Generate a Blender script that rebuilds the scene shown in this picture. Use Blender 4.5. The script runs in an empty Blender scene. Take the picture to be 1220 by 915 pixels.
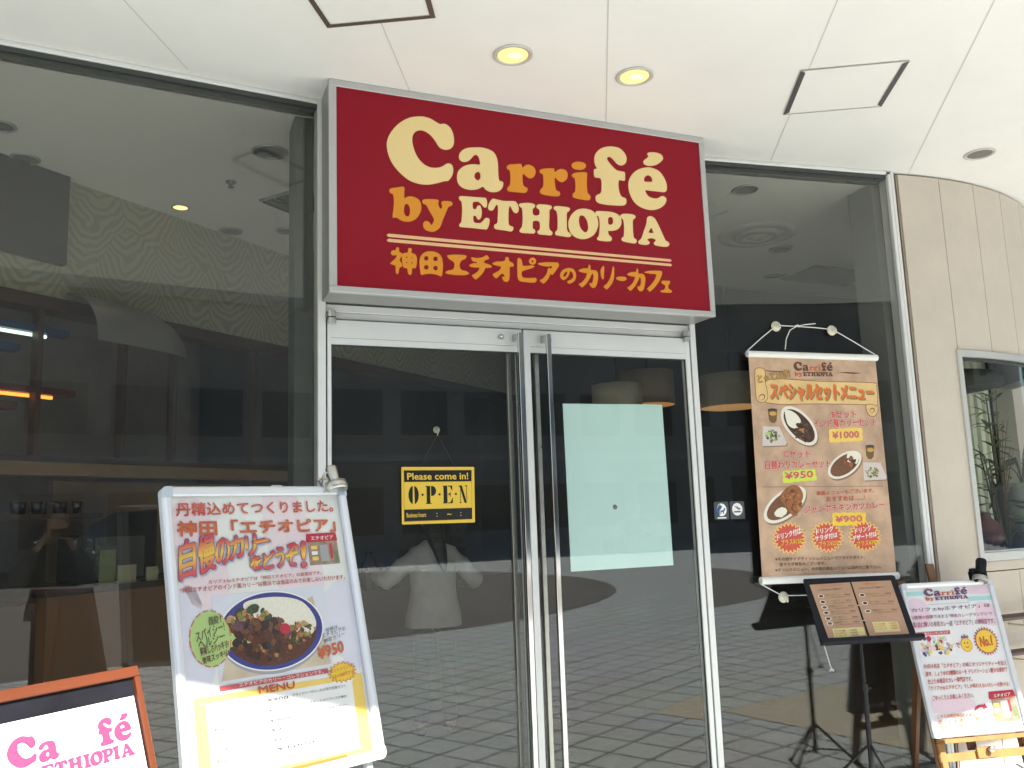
import bpy, math, random
from mathutils import Matrix, Vector, Euler, geometry
random.seed(7)
R = math.radians
scene = bpy.context.scene
col = scene.collection

# ---------------------------------------------------------------- camera, sky, sun, exposure
cam = bpy.data.cameras.new('camera')
cam.sensor_width = 36.0
cam.lens = 30.376
cam.clip_start = 0.02
cam.clip_end = 600
cam_ob = bpy.data.objects.new('camera', cam)
col.objects.link(cam_ob)
yaw, pitch, roll = R(22.5837), R(8.6298), R(1.9893)
fw = Vector((math.sin(yaw)*math.cos(pitch), math.cos(yaw)*math.cos(pitch), math.sin(pitch)))
rt0 = Vector((math.cos(yaw), -math.sin(yaw), 0)); dn0 = fw.cross(rt0)
rt = math.cos(roll)*rt0 + math.sin(roll)*dn0
dn = -math.sin(roll)*rt0 + math.cos(roll)*dn0
cam_ob.matrix_world = Matrix(((rt.x, -dn.x, -fw.x, 0), (rt.y, -dn.y, -fw.y, 0), (rt.z, -dn.z, -fw.z, 1.5), (0, 0, 0, 1)))
scene.camera = cam_ob

SUN_EL, SUN_AZ = 45.0, 15.0          # azimuth measured from -y towards +x
sun_dir = Vector((math.sin(R(SUN_AZ))*math.cos(R(SUN_EL)), -math.cos(R(SUN_AZ))*math.cos(R(SUN_EL)), math.sin(R(SUN_EL))))
w = bpy.data.worlds.new('World'); scene.world = w; w.use_nodes = True
nt = w.node_tree
sky = nt.nodes.new('ShaderNodeTexSky'); sky.sky_type = 'NISHITA'; sky.sun_disc = False
sky.sun_elevation = R(SUN_EL); sky.sun_rotation = R(180 - SUN_AZ)
nt.nodes['Background'].inputs['Strength'].default_value = 0.085
nt.links.new(sky.outputs['Color'], nt.nodes['Background'].inputs['Color'])
sun = bpy.data.lights.new('sun', 'SUN'); sun.energy = 5.0; sun.angle = R(0.53); sun.color = (1.0, 0.965, 0.90)
sun_ob = bpy.data.objects.new('sun', sun); col.objects.link(sun_ob)
sun_ob.rotation_euler = sun_dir.to_track_quat('Z', 'Y').to_euler()
sun_ob.location = (0, -6, 12)
vs = scene.view_settings
scene.display_settings.display_device = 'sRGB'
vs.view_transform = 'Standard'; vs.look = 'None'; vs.gamma = 1.0; vs.exposure = 1.40
try: vs.use_curve_mapping = False
except Exception: pass
cy = scene.cycles
cy.max_bounces = 10; cy.diffuse_bounces = 5; cy.glossy_bounces = 5; cy.transmission_bounces = 6; cy.transparent_max_bounces = 24
cy.caustics_reflective = False; cy.caustics_refractive = False
cy.sample_clamp_indirect = 6.0
cy.use_denoising = True

# ---------------------------------------------------------------- materials
MATS = {}
def mat(name, color=(.5, .5, .5), rough=.6, metal=0.0, vary=0.0, scale=6.0, spec=.5, bump=0.0, bscale=None, coat=0.0, stretch=None):
    if name in MATS: return MATS[name]
    m = bpy.data.materials.new(name); m.use_nodes = True
    n, l = m.node_tree.nodes, m.node_tree.links
    b = n['Principled BSDF']
    b.inputs['Base Color'].default_value = (*color, 1); b.inputs['Roughness'].default_value = rough
    b.inputs['Metallic'].default_value = metal; b.inputs['Specular IOR Level'].default_value = spec
    b.inputs['Coat Weight'].default_value = coat
    if vary or bump:
        tc = n.new('ShaderNodeTexCoord'); src = tc.outputs['Object']
        if stretch:
            mp = n.new('ShaderNodeMapping'); mp.inputs['Scale'].default_value = stretch
            l.new(src, mp.inputs['Vector']); src = mp.outputs['Vector']
    if vary:
        t = n.new('ShaderNodeTexNoise'); t.inputs['Scale'].default_value = scale; t.inputs['Detail'].default_value = 7
        t.inputs['Roughness'].default_value = .62
        l.new(src, t.inputs['Vector'])
        r = n.new('ShaderNodeValToRGB')
        r.color_ramp.elements[0].position = .3; r.color_ramp.elements[1].position = .7
        r.color_ramp.elements[0].color = (*[max(0, c*(1-vary)) for c in color], 1)
        r.color_ramp.elements[1].color = (*[min(1, c*(1+vary)) for c in color], 1)
        l.new(t.outputs['Fac'], r.inputs['Fac']); l.new(r.outputs['Color'], b.inputs['Base Color'])
        mr = n.new('ShaderNodeMapRange'); mr.inputs['To Min'].default_value = max(.02, rough-.08); mr.inputs['To Max'].default_value = min(1, rough+.08)
        l.new(t.outputs['Fac'], mr.inputs['Value']); l.new(mr.outputs['Result'], b.inputs['Roughness'])
    if bump:
        t2 = n.new('ShaderNodeTexNoise'); t2.inputs['Scale'].default_value = bscale or scale*6; t2.inputs['Detail'].default_value = 4
        l.new(src, t2.inputs['Vector'])
        bp = n.new('ShaderNodeBump'); bp.inputs['Strength'].default_value = bump; bp.inputs['Distance'].default_value = .01
        l.new(t2.outputs['Fac'], bp.inputs['Height']); l.new(bp.outputs['Normal'], b.inputs['Normal'])
    MATS[name] = m
    return m

def emit(name, color, strength):
    if name in MATS: return MATS[name]
    m = bpy.data.materials.new(name); m.use_nodes = True
    b = m.node_tree.nodes['Principled BSDF']
    b.inputs['Base Color'].default_value = (*color, 1)
    b.inputs['Emission Color'].default_value = (*color, 1); b.inputs['Emission Strength'].default_value = strength
    MATS[name] = m; return m

def glass(name, tint, r0=.039, dust_haze=0.0):
    m = bpy.data.materials.new(name); m.use_nodes = True
    n, l = m.node_tree.nodes, m.node_tree.links
    n.clear()
    o = n.new('ShaderNodeOutputMaterial'); mx = n.new('ShaderNodeMixShader')
    tr = n.new('ShaderNodeBsdfTransparent'); tr.inputs['Color'].default_value = (*tint, 1)
    gl = n.new('ShaderNodeBsdfGlossy'); gl.inputs['Roughness'].default_value = 0.0; gl.inputs['Color'].default_value = (.95, 1, .995, 1)
    lw = n.new('ShaderNodeLayerWeight'); lw.inputs['Blend'].default_value = .5
    pw = n.new('ShaderNodeMath'); pw.operation = 'POWER'; pw.inputs[1].default_value = 5
    ma = n.new('ShaderNodeMath'); ma.operation = 'MULTIPLY_ADD'; ma.inputs[1].default_value = 1-r0; ma.inputs[2].default_value = r0
    l.new(lw.outputs['Facing'], pw.inputs[0]); l.new(pw.outputs[0], ma.inputs[0])
    l.new(ma.outputs[0], mx.inputs['Fac']); l.new(tr.outputs[0], mx.inputs[1]); l.new(gl.outputs[0], mx.inputs[2])
    out = mx.outputs[0]
    if dust_haze:      # a thin uneven film of dust and wiped smears, mixing grey haze into dark panes
        df = n.new('ShaderNodeBsdfDiffuse'); df.inputs['Color'].default_value = (.62, .64, .63, 1)
        tc = n.new('ShaderNodeTexCoord'); mp = n.new('ShaderNodeMapping'); mp.inputs['Scale'].default_value = (1.2, 1.2, .35); mp.inputs['Rotation'].default_value = (0, .5, 0)
        nz = n.new('ShaderNodeTexNoise'); nz.inputs['Scale'].default_value = 4.5; nz.inputs['Detail'].default_value = 8; nz.inputs['Distortion'].default_value = .6
        mr = n.new('ShaderNodeMapRange'); mr.inputs['From Min'].default_value = .35; mr.inputs['From Max'].default_value = .7; mr.inputs['To Min'].default_value = dust_haze*.7; mr.inputs['To Max'].default_value = dust_haze*1.5
        m2 = n.new('ShaderNodeMixShader')
        l.new(tc.outputs['Object'], mp.inputs['Vector']); l.new(mp.outputs['Vector'], nz.inputs['Vector']); l.new(nz.outputs['Fac'], mr.inputs['Value'])
        l.new(mr.outputs['Result'], m2.inputs['Fac']); l.new(out, m2.inputs[1]); l.new(df.outputs[0], m2.inputs[2]); out = m2.outputs[0]
    l.new(out, o.inputs['Surface'])
    MATS[name] = m; return m

# ---------------------------------------------------------------- mesh builder
class MB:
    def __init__(s): s.v = []; s.f = []; s.m = []; s.uv = []; s.mats = []; s.sm = []
    def slot(s, m):
        if m not in s.mats: s.mats.append(m)
        return s.mats.index(m)
    def add(s, verts, faces, m, uvs=None, smooth=False):
        k = len(s.v); i = s.slot(m)
        s.v += [tuple(p) for p in verts]
        for f in faces:
            s.f.append(tuple(k+j for j in f)); s.m.append(i); s.sm.append(smooth)
            s.uv.append([uvs[j] if uvs else (0, 0) for j in f])
        return s
    def box(s, a, b, m, bev=0.0):
        (x0, y0, z0), (x1, y1, z1) = a, b
        x0, x1 = sorted((x0, x1)); y0, y1 = sorted((y0, y1)); z0, z1 = sorted((z0, z1))
        if bev:
            e = min(bev, (x1-x0)/2.01, (y1-y0)/2.01, (z1-z0)/2.01)
            vs_, idx = [], {}
            for sx in (0, 1):
                for sy in (0, 1):
                    for sz in (0, 1):
                        X, Y, Z = (x0, x1)[sx], (y0, y1)[sy], (z0, z1)[sz]
                        dx, dy, dz = (e, -e)[sx], (e, -e)[sy], (e, -e)[sz]
                        for ax in range(3):
                            idx[(sx, sy, sz, ax)] = len(vs_)
                            vs_.append((X+(dx if ax != 0 else 0), Y+(dy if ax != 1 else 0), Z+(dz if ax != 2 else 0)))
            fs = []
            g = lambda sx, sy, sz, ax: idx[(sx, sy, sz, ax)]
            for t in (0, 1):
                q = [(0, 0), (1, 0), (1, 1), (0, 1)]
                fs.append([g(t, p, r, 0) for p, r in q][::1 if t else -1])
                fs.append([g(p, t, r, 1) for p, r in q][::-1 if t else 1])
                fs.append([g(p, r, t, 2) for p, r in q][::1 if t else -1])
            for p in (0, 1):
                for r in (0, 1):
                    fs.append([g(p, r, 0, 0), g(p, r, 0, 1), g(p, r, 1, 1), g(p, r, 1, 0)][::1 if p == r else -1])
                    fs.append([g(p, 0, r, 0), g(p, 0, r, 2), g(p, 1, r, 2), g(p, 1, r, 0)][::-1 if p == r else 1])
                    fs.append([g(0, p, r, 1), g(0, p, r, 2), g(1, p, r, 2), g(1, p, r, 1)][::1 if p == r else -1])
            for sx in (0, 1):
                for sy in (0, 1):
                    for sz in (0, 1):
                        tri = [g(sx, sy, sz, 0), g(sx, sy, sz, 1), g(sx, sy, sz, 2)]
                        fs.append(tri if (sx+sy+sz) % 2 else tri[::-1])
            return s.add(vs_, fs, m)
        vs_ = [(x, y, z) for x in (x0, x1) for y in (y0, y1) for z in (z0, z1)]
        return s.add(vs_, [(0, 1, 3, 2), (4, 6, 7, 5), (0, 4, 5, 1), (2, 3, 7, 6), (0, 2, 6, 4), (1, 5, 7, 3)], m)
    def obox(s, c, u, v, n, h, m):
        """box centred at c with unit axes u v n and half sizes h"""
        c, u, v, n = Vector(c), Vector(u), Vector(v), Vector(n)
        vs_ = [c+u*(i*h[0])+v*(j*h[1])+n*(k*h[2]) for i in (-1, 1) for j in (-1, 1) for k in (-1, 1)]
        return s.add(vs_, [(0, 1, 3, 2), (4, 6, 7, 5), (0, 4, 5, 1), (2, 3, 7, 6), (0, 2, 6, 4), (1, 5, 7, 3)], m)
    def beam(s, a, b, wd, th, m, up=(0, 0, 1)):
        a, b = Vector(a), Vector(b); d = (b-a).normalized(); up = Vector(up)
        u = d.cross(up)
        if u.length < 1e-5: u = d.cross(Vector((1, 0, 0)))
        u.normalize(); v = u.cross(d)
        return s.obox((a+b)/2, d, u, v, ((b-a).length/2, wd/2, th/2), m)
    def tube(s, pts, r, m, seg=10, caps=True):
        pts = [Vector(p) for p in pts]; rs = r if isinstance(r, (list, tuple)) else [r]*len(pts)
        vs_, fs = [], []; prev = None
        for i, p in enumerate(pts):
            d = (pts[min(i+1, len(pts)-1)]-pts[max(i-1, 0)]).normalized()
            if prev is None:
                u = d.cross(Vector((0, 0, 1)))
                if u.length < 1e-3: u = d.cross(Vector((1, 0, 0)))
            else: u = prev-d*prev.dot(d)
            u.normalize(); prev = u; v = d.cross(u)
            for k in range(seg):
                a = 2*math.pi*k/seg; vs_.append(p+(u*math.cos(a)+v*math.sin(a))*rs[i])
        for i in range(len(pts)-1):
            for k in range(seg):
                k2 = (k+1) % seg; fs.append((i*seg+k, i*seg+k2, (i+1)*seg+k2, (i+1)*seg+k))
        s.add(vs_, fs, m, smooth=True)
        if caps:
            s.add(vs_[:seg], [tuple(range(seg))[::-1]], m); s.add(vs_[-seg:], [tuple(range(seg))], m)
        return s
    def lathe(s, prof, m, seg=24, o=(0, 0, 0), axis=(0, 0, 1)):
        q = Vector((0, 0, 1)).rotation_difference(Vector(axis)); o = Vector(o)
        vs_, fs = [], []
        for r, z in prof:
            for k in range(seg):
                a = 2*math.pi*k/seg; vs_.append(o+q @ Vector((r*math.cos(a), r*math.sin(a), z)))
        for i in range(len(prof)-1):
            for k in range(seg):
                k2 = (k+1) % seg; fs.append((i*seg+k, i*seg+k2, (i+1)*seg+k2, (i+1)*seg+k))
        return s.add(vs_, fs, m, smooth=True)
    def flat(s, polys, y, m, th=0.0, uvs=False):
        """polygons with holes in the local x-z plane, facing -y, at depth y (thickness th towards +y)"""
        flatp = [p for poly in polys for p in poly]
        tris = geometry.tessellate_polygon([[Vector((p[0], p[1], 0)) for p in poly] for poly in polys])
        fs = []
        for t in tris:
            a, b, c = (flatp[i] for i in t)
            cr = (b[0]-a[0])*(c[1]-a[1])-(b[1]-a[1])*(c[0]-a[0])
            fs.append(t if cr > 0 else t[::-1])
        uv = None
        if uvs:
            xs = [p[0] for p in flatp]; zs = [p[1] for p in flatp]
            uv = [((p[0]-min(xs))/(max(xs)-min(xs)+1e-9), (p[1]-min(zs))/(max(zs)-min(zs)+1e-9)) for p in flatp]
        s.add([(p[0], y, p[1]) for p in flatp], fs, m, uv)
        if th:
            k = 0
            for poly in polys:
                n_ = len(poly); area = sum(poly[i][0]*poly[(i+1) % n_][1]-poly[(i+1) % n_][0]*poly[i][1] for i in range(n_))
                vs_ = [(p[0], y, p[1]) for p in poly]+[(p[0], y+th, p[1]) for p in poly]
                f2 = [(i, i+n_, (i+1) % n_+n_, (i+1) % n_) for i in range(n_)]
                s.add(vs_, f2, m); k += n_
        return s
    def build(s, name, parent=None, world=False):
        me = bpy.data.meshes.new(name); me.from_pydata(s.v, [], s.f)
        for m in s.mats: me.materials.append(m)
        me.polygons.foreach_set('material_index', s.m); me.polygons.foreach_set('use_smooth', s.sm)
        uvl = me.uv_layers.new(name='UVMap'); flat = [c for f in s.uv for p in f for c in p]
        uvl.data.foreach_set('uv', flat)
        me.update()
        o = bpy.data.objects.new(name, me); col.objects.link(o)
        if parent:
            o.parent = parent
            if world: o.matrix_parent_inverse = parent.matrix_basis.inverted()
        return o

def tag(o, label=None, cat=None, group=None, kind=None):
    if label: o['label'] = label
    if cat: o['category'] = cat
    if group: o['group'] = group
    if kind: o['kind'] = kind
    return o
def thing(name, label, cat, loc=(0, 0, 0), group=None, mtx=None):
    o = bpy.data.objects.new(name, None); col.objects.link(o); o.empty_display_size = .1
    if mtx is not None: o.matrix_basis = mtx
    else: o.location = loc
    return tag(o, label, cat, group)
def struct(mb, name):
    o = mb.build(name); o['kind'] = 'structure'; return o
def copy_tree(o, parent=None):
    c = o.copy(); col.objects.link(c)
    if parent: c.parent = parent
    for ch in list(o.children): copy_tree(ch, c)
    return c

def smooth_loop(pts, n=4):
    out = []; k = len(pts)
    for i in range(k):
        p0, p1, p2, p3 = (Vector(pts[(i+j-1) % k]) for j in range(4))
        for t in range(n):
            t /= n
            out.append(tuple(.5*((2*p1)+(-p0+p2)*t+(2*p0-5*p1+4*p2-p3)*t*t+(-p0+3*p1-3*p2+p3)*t**3)))
    return out
def ellipse(cx, cz, rx, rz, rot=0, n=40, jit=0, rnd=None):
    o = []
    for i in range(n):
        a = 2*math.pi*i/n; k = 1+(rnd.uniform(-jit, jit) if jit else 0)
        x, z = rx*k*math.cos(a), rz*k*math.sin(a)
        o.append((cx+x*math.cos(rot)-z*math.sin(rot), cz+x*math.sin(rot)+z*math.cos(rot)))
    return o
def star(cx, cz, r1, r2, n, sx=1.0, sz=1.0, ph=0):
    return [(cx+sx*(r1, r2)[i % 2]*math.cos(ph+math.pi*i/n), cz+sz*(r1, r2)[i % 2]*math.sin(ph+math.pi*i/n)) for i in range(2*n)]

_tc = {}
def text_geo(body):
    if body in _tc: return _tc[body]
    c = bpy.data.curves.new('t', 'FONT'); c.body = body; c.resolution_u = 2
    o = bpy.data.objects.new('t', c)
    me = bpy.data.meshes.new_from_object(o)
    vs_ = [v.co.copy() for v in me.vertices]
    fs = [tuple(p.vertices) for p in me.polygons]
    out = []
    for f in fs:
        a = sum(vs_[f[i]].x*vs_[f[(i+1) % len(f)]].y-vs_[f[(i+1) % len(f)]].x*vs_[f[i]].y for i in range(len(f)))
        out.append(f if a > 0 else f[::-1])
    x0, x1 = min(v.x for v in vs_), max(v.x for v in vs_); y0, y1 = min(v.y for v in vs_), max(v.y for v in vs_)
    W = x1-x0 or 1; H = y1-y0 or 1
    _tc[body] = ([((v.x-x0)/W, (v.y-y0)/H) for v in vs_], out)
    bpy.data.objects.remove(o); bpy.data.meshes.remove(me); bpy.data.curves.remove(c)
    return _tc[body]
def ring_offsets(k):
    if k <= 0: return [(0, 0)]
    n = {1: 3, 2: 5, 3: 7}.get(k, 9)
    return [(0, 0)]+[(math.cos(2*math.pi*i/n+.4), math.sin(2*math.pi*i/n+.4)) for i in range(n)]
def text(mb, body, BL, BR, TL, m, bold=0, y=-.0012, rad=None, off=(0, 0)):
    """lettering fitted to baseline BL-BR and height TL-BL in the local x-z plane; boldness = ring of copies"""
    vs_, fs = text_geo(body)
    ux, uz = BR[0]-BL[0], BR[1]-BL[1]; hx, hz = TL[0]-BL[0], TL[1]-BL[1]
    H = math.hypot(hx, hz)
    rad = (0, .018, .03, .045, .06)[min(bold, 4)]*H if rad is None else rad
    for i, (ox, oz) in enumerate(ring_offsets(bold)):
        yy = y-i*.00005
        pv = [(BL[0]+off[0]+ox*rad+ux*a+hx*b, yy, BL[1]+off[1]+oz*rad+uz*a+hz*b) for a, b in vs_]
        mb.add(pv, fs, m, vs_)

# ---------------------------------------------------------------- lettering data (metres on each board, millimetres for the sign glyphs)
LEFT_TEXT = [('丹精込めてつくりました。',(0.015,-0.059),(0.550,-0.058),(0.017,-0.019),'red',2),
('神田「エチオピア」',(0.014,-0.120),(0.548,-0.125),(0.016,-0.075),'redor',3),
('カリフェbyエチオピアは「神田エチオピア」の直営店です。',(0.093,-0.268),(0.472,-0.267),(0.094,-0.255),'redt',1),
('“神田エチオピアのインド風カリー”は横浜では当店のみでお楽しみいただけます。',(0.007,-0.286),(0.556,-0.287),(0.008,-0.271),'redt',1),
('写真は',(0.460,-0.449),(0.504,-0.440),(0.458,-0.438),'dark',0),
('エチオピアの',(0.444,-0.465),(0.531,-0.450),(0.443,-0.451),'dark',0),
('野菜カリー',(0.447,-0.483),(0.526,-0.466),(0.446,-0.469),'dark',0),
('¥950',(0.422,-0.527),(0.514,-0.515),(0.421,-0.491),'redor',3),
('エチオピアのカリー・コレクションです。',(0.155,-0.568),(0.431,-0.570),(0.154,-0.557),'white',0),
('MENU',(0.214,-0.595),(0.329,-0.597),(0.213,-0.576),'red',3),
('チキンカリー',(0.078,-0.621),(0.175,-0.621),(0.077,-0.612),'dark',0),
('¥900',(0.235,-0.622),(0.303,-0.624),(0.235,-0.613),'dark',0),
('チキンカリーが入った人気の定番カリー',(0.318,-0.621),(0.502,-0.622),(0.318,-0.612),'dark',0),
('ビーフカリー',(0.067,-0.648),(0.172,-0.649),(0.066,-0.639),'dark',0),
('¥1050',(0.236,-0.651),(0.303,-0.653),(0.236,-0.642),'dark',0),
('マイルドなチキンとのバランスが絶妙',(0.319,-0.649),(0.500,-0.652),(0.319,-0.641),'dark',0),
('野菜カリー',(0.070,-0.676),(0.160,-0.676),(0.069,-0.664),'redt',0),
('¥900',(0.236,-0.679),(0.302,-0.681),(0.236,-0.670),'dark',0),
('ヘルシーな野菜のカリー',(0.371,-0.676),(0.501,-0.677),(0.371,-0.668),'dark',0),
('豆カリー',(0.073,-0.702),(0.137,-0.703),(0.073,-0.692),'dark',0),
('¥900',(0.237,-0.705),(0.302,-0.707),(0.237,-0.696),'dark',0),
('チキン豆カリー',(0.076,-0.729),(0.193,-0.732),(0.075,-0.719),'dark',0),
('¥1000',(0.240,-0.732),(0.313,-0.735),(0.240,-0.724),'dark',0),
('野菜豆カリー',(0.069,-0.757),(0.169,-0.761),(0.068,-0.746),'redt',0),
('¥1000',(0.247,-0.759),(0.370,-0.761),(0.247,-0.750),'dark',0),
('酸!',(0.083,-0.386),(0.121,-0.381),(0.083,-0.362),'dkgreen',1),
('スパイシー!',(0.042,-0.428),(0.129,-0.405),(0.040,-0.400),'dkgreen',1),
('ヘルシー',(0.047,-0.449),(0.128,-0.431),(0.046,-0.424),'dkgreen',1),
('美味しさハッキリ!',(0.050,-0.468),(0.136,-0.455),(0.049,-0.444),'brown',1),
('後味スッキリ!',(0.055,-0.491),(0.134,-0.477),(0.054,-0.471),'brown',1),
('セットドリンク付',(0.457,-0.574),(0.544,-0.565),(0.456,-0.563),'redt',0),
('は+100円です',(0.463,-0.592),(0.540,-0.586),(0.463,-0.580),'redt',0)]
LEFT_HEADLINE = [('自',(0.009,-0.250),(0.056,-0.238),(0.018,-0.136),'fire',4),
('慢',(0.067,-0.238),(0.118,-0.221),(0.074,-0.130),'fire',4),
('の',(0.122,-0.216),(0.167,-0.206),(0.127,-0.137),'fire',4),
('カ',(0.167,-0.201),(0.212,-0.188),(0.172,-0.133),'fire',4),
('リ',(0.221,-0.192),(0.255,-0.186),(0.224,-0.130),'fire',4),
('ー',(0.262,-0.153),(0.306,-0.146),(0.2435,-0.147),'fire',4),
('を',(0.230,-0.238),(0.268,-0.231),(0.232,-0.196),'fire',3),
('ど',(0.271,-0.237),(0.313,-0.230),(0.275,-0.185),'fire',3),
('う',(0.316,-0.233),(0.343,-0.229),(0.322,-0.171),'fire',3),
('ぞ',(0.349,-0.236),(0.394,-0.229),(0.357,-0.163),'fire',3),
('!',(0.403,-0.239),(0.421,-0.235),(0.412,-0.156),'fire',3)]
BANNER_TEXT = [('とっておき!',(0.051,-0.171),(0.255,-0.135),(0.050,-0.127),'gold',1),
('スペシャルセットメニュー',(0.120,-0.263),(0.785,-0.269),(0.126,-0.175),'orange',3),
('Bセット',(0.501,-0.370),(0.663,-0.371),(0.503,-0.328),'rw',2),
('インド風カリーセット',(0.380,-0.424),(0.789,-0.415),(0.382,-0.380),'rw',2),
('¥1000',(0.493,-0.486),(0.667,-0.481),(0.495,-0.447),'pinkred',2),
('Cセット',(0.172,-0.590),(0.341,-0.592),(0.174,-0.549),'rw',2),
('日替わりカレーセット',(0.052,-0.649),(0.464,-0.647),(0.054,-0.604),'rw',2),
('¥950',(0.171,-0.707),(0.347,-0.699),(0.172,-0.669),'rw',2),
('単品メニューもございます。',(0.359,-0.800),(0.732,-0.793),(0.360,-0.776),'red',1),
('おすすめは‥‥‥!',(0.419,-0.837),(0.667,-0.833),(0.420,-0.808),'red',1),
('ジャンボチキンカツカレー',(0.273,-0.897),(0.789,-0.885),(0.275,-0.855),'rw',2),
('¥900',(0.466,-0.951),(0.637,-0.952),(0.468,-0.916),'pinkred',2),
('ドリンク付は',(0.093,-1.035),(0.242,-1.004),(0.092,-1.002),'white',2),
('プラス¥150',(0.112,-1.064),(0.242,-1.056),(0.112,-1.033),'yellow',1),
('ドリンク',(0.336,-1.014),(0.443,-0.998),(0.336,-0.985),'white',2),
('サラダ付は',(0.324,-1.050),(0.468,-1.032),(0.325,-1.021),'white',2),
('プラス¥250',(0.345,-1.081),(0.470,-1.074),(0.346,-1.052),'yellow',1),
('ドリンク',(0.583,-1.018),(0.687,-1.001),(0.583,-0.989),'white',2),
('デザート付は',(0.564,-1.059),(0.721,-1.037),(0.565,-1.029),'white',2),
('プラス¥390',(0.586,-1.089),(0.720,-1.079),(0.587,-1.060),'yellow',1),
('※その他サイドディッシュメニューでフライドポテト、',(0.071,-1.143),(0.632,-1.158),(0.071,-1.124),'brown',1),
('豆サラダ等色々ございます。',(0.094,-1.173),(0.380,-1.178),(0.094,-1.154),'brown',1),
('※ドリンクメニュー、その他の単品メニューは店内でご覧下さい。',(0.066,-1.200),(0.730,-1.214),(0.066,-1.182),'brown',1)]
RIGHT_TEXT = [('「カリフェbyエチオピア」は',(0.021,-0.154),(0.512,-0.149),(0.022,-0.131),'plum',1),
('お客様の投票で決まる“神田カレーグランプリ”で',(0.025,-0.189),(0.513,-0.191),(0.026,-0.170),'plumr',1),
('第1位に輝いた有名カレー店「エチオピア」の姉妹店です。',(0.025,-0.231),(0.514,-0.234),(0.030,-0.203),'plumr',1),
('で',(0.250,-0.346),(0.273,-0.346),(0.254,-0.321),'redt',2),
('No.1',(0.397,-0.349),(0.468,-0.344),(0.401,-0.300),'redor',3),
('お店は名店「エチオピア」の味にオリジナリティーを加え',(0.036,-0.439),(0.521,-0.450),(0.041,-0.416),'redt',1),
('激辛、しょうゆの2種類のルーを デリバリーション豊かな素材で',(0.036,-0.478),(0.515,-0.483),(0.041,-0.454),'redt',1),
('仕上た本格派のカレー専門店です。',(0.039,-0.516),(0.297,-0.517),(0.044,-0.491),'redt',1),
('「カリフェbyエチオピア」でしか味わえないカレーの数々を!',(0.037,-0.550),(0.506,-0.558),(0.042,-0.525),'redor',1),
('ごゆっくりとお楽しみください。',(0.045,-0.597),(0.284,-0.597),(0.048,-0.573),'redt',1),
('こちらは神田神保町の本店です。',(0.050,-0.683),(0.310,-0.692),(0.052,-0.664),'redor',1),
('近くにお寄りの際は',(0.047,-0.712),(0.317,-0.713),(0.049,-0.690),'orange',1),
('是非お立ち寄りください',(0.049,-0.740),(0.300,-0.739),(0.052,-0.718),'orange',1),
('エチオピア',(0.398,-0.605),(0.498,-0.601),(0.400,-0.589),'white',2)]
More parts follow.
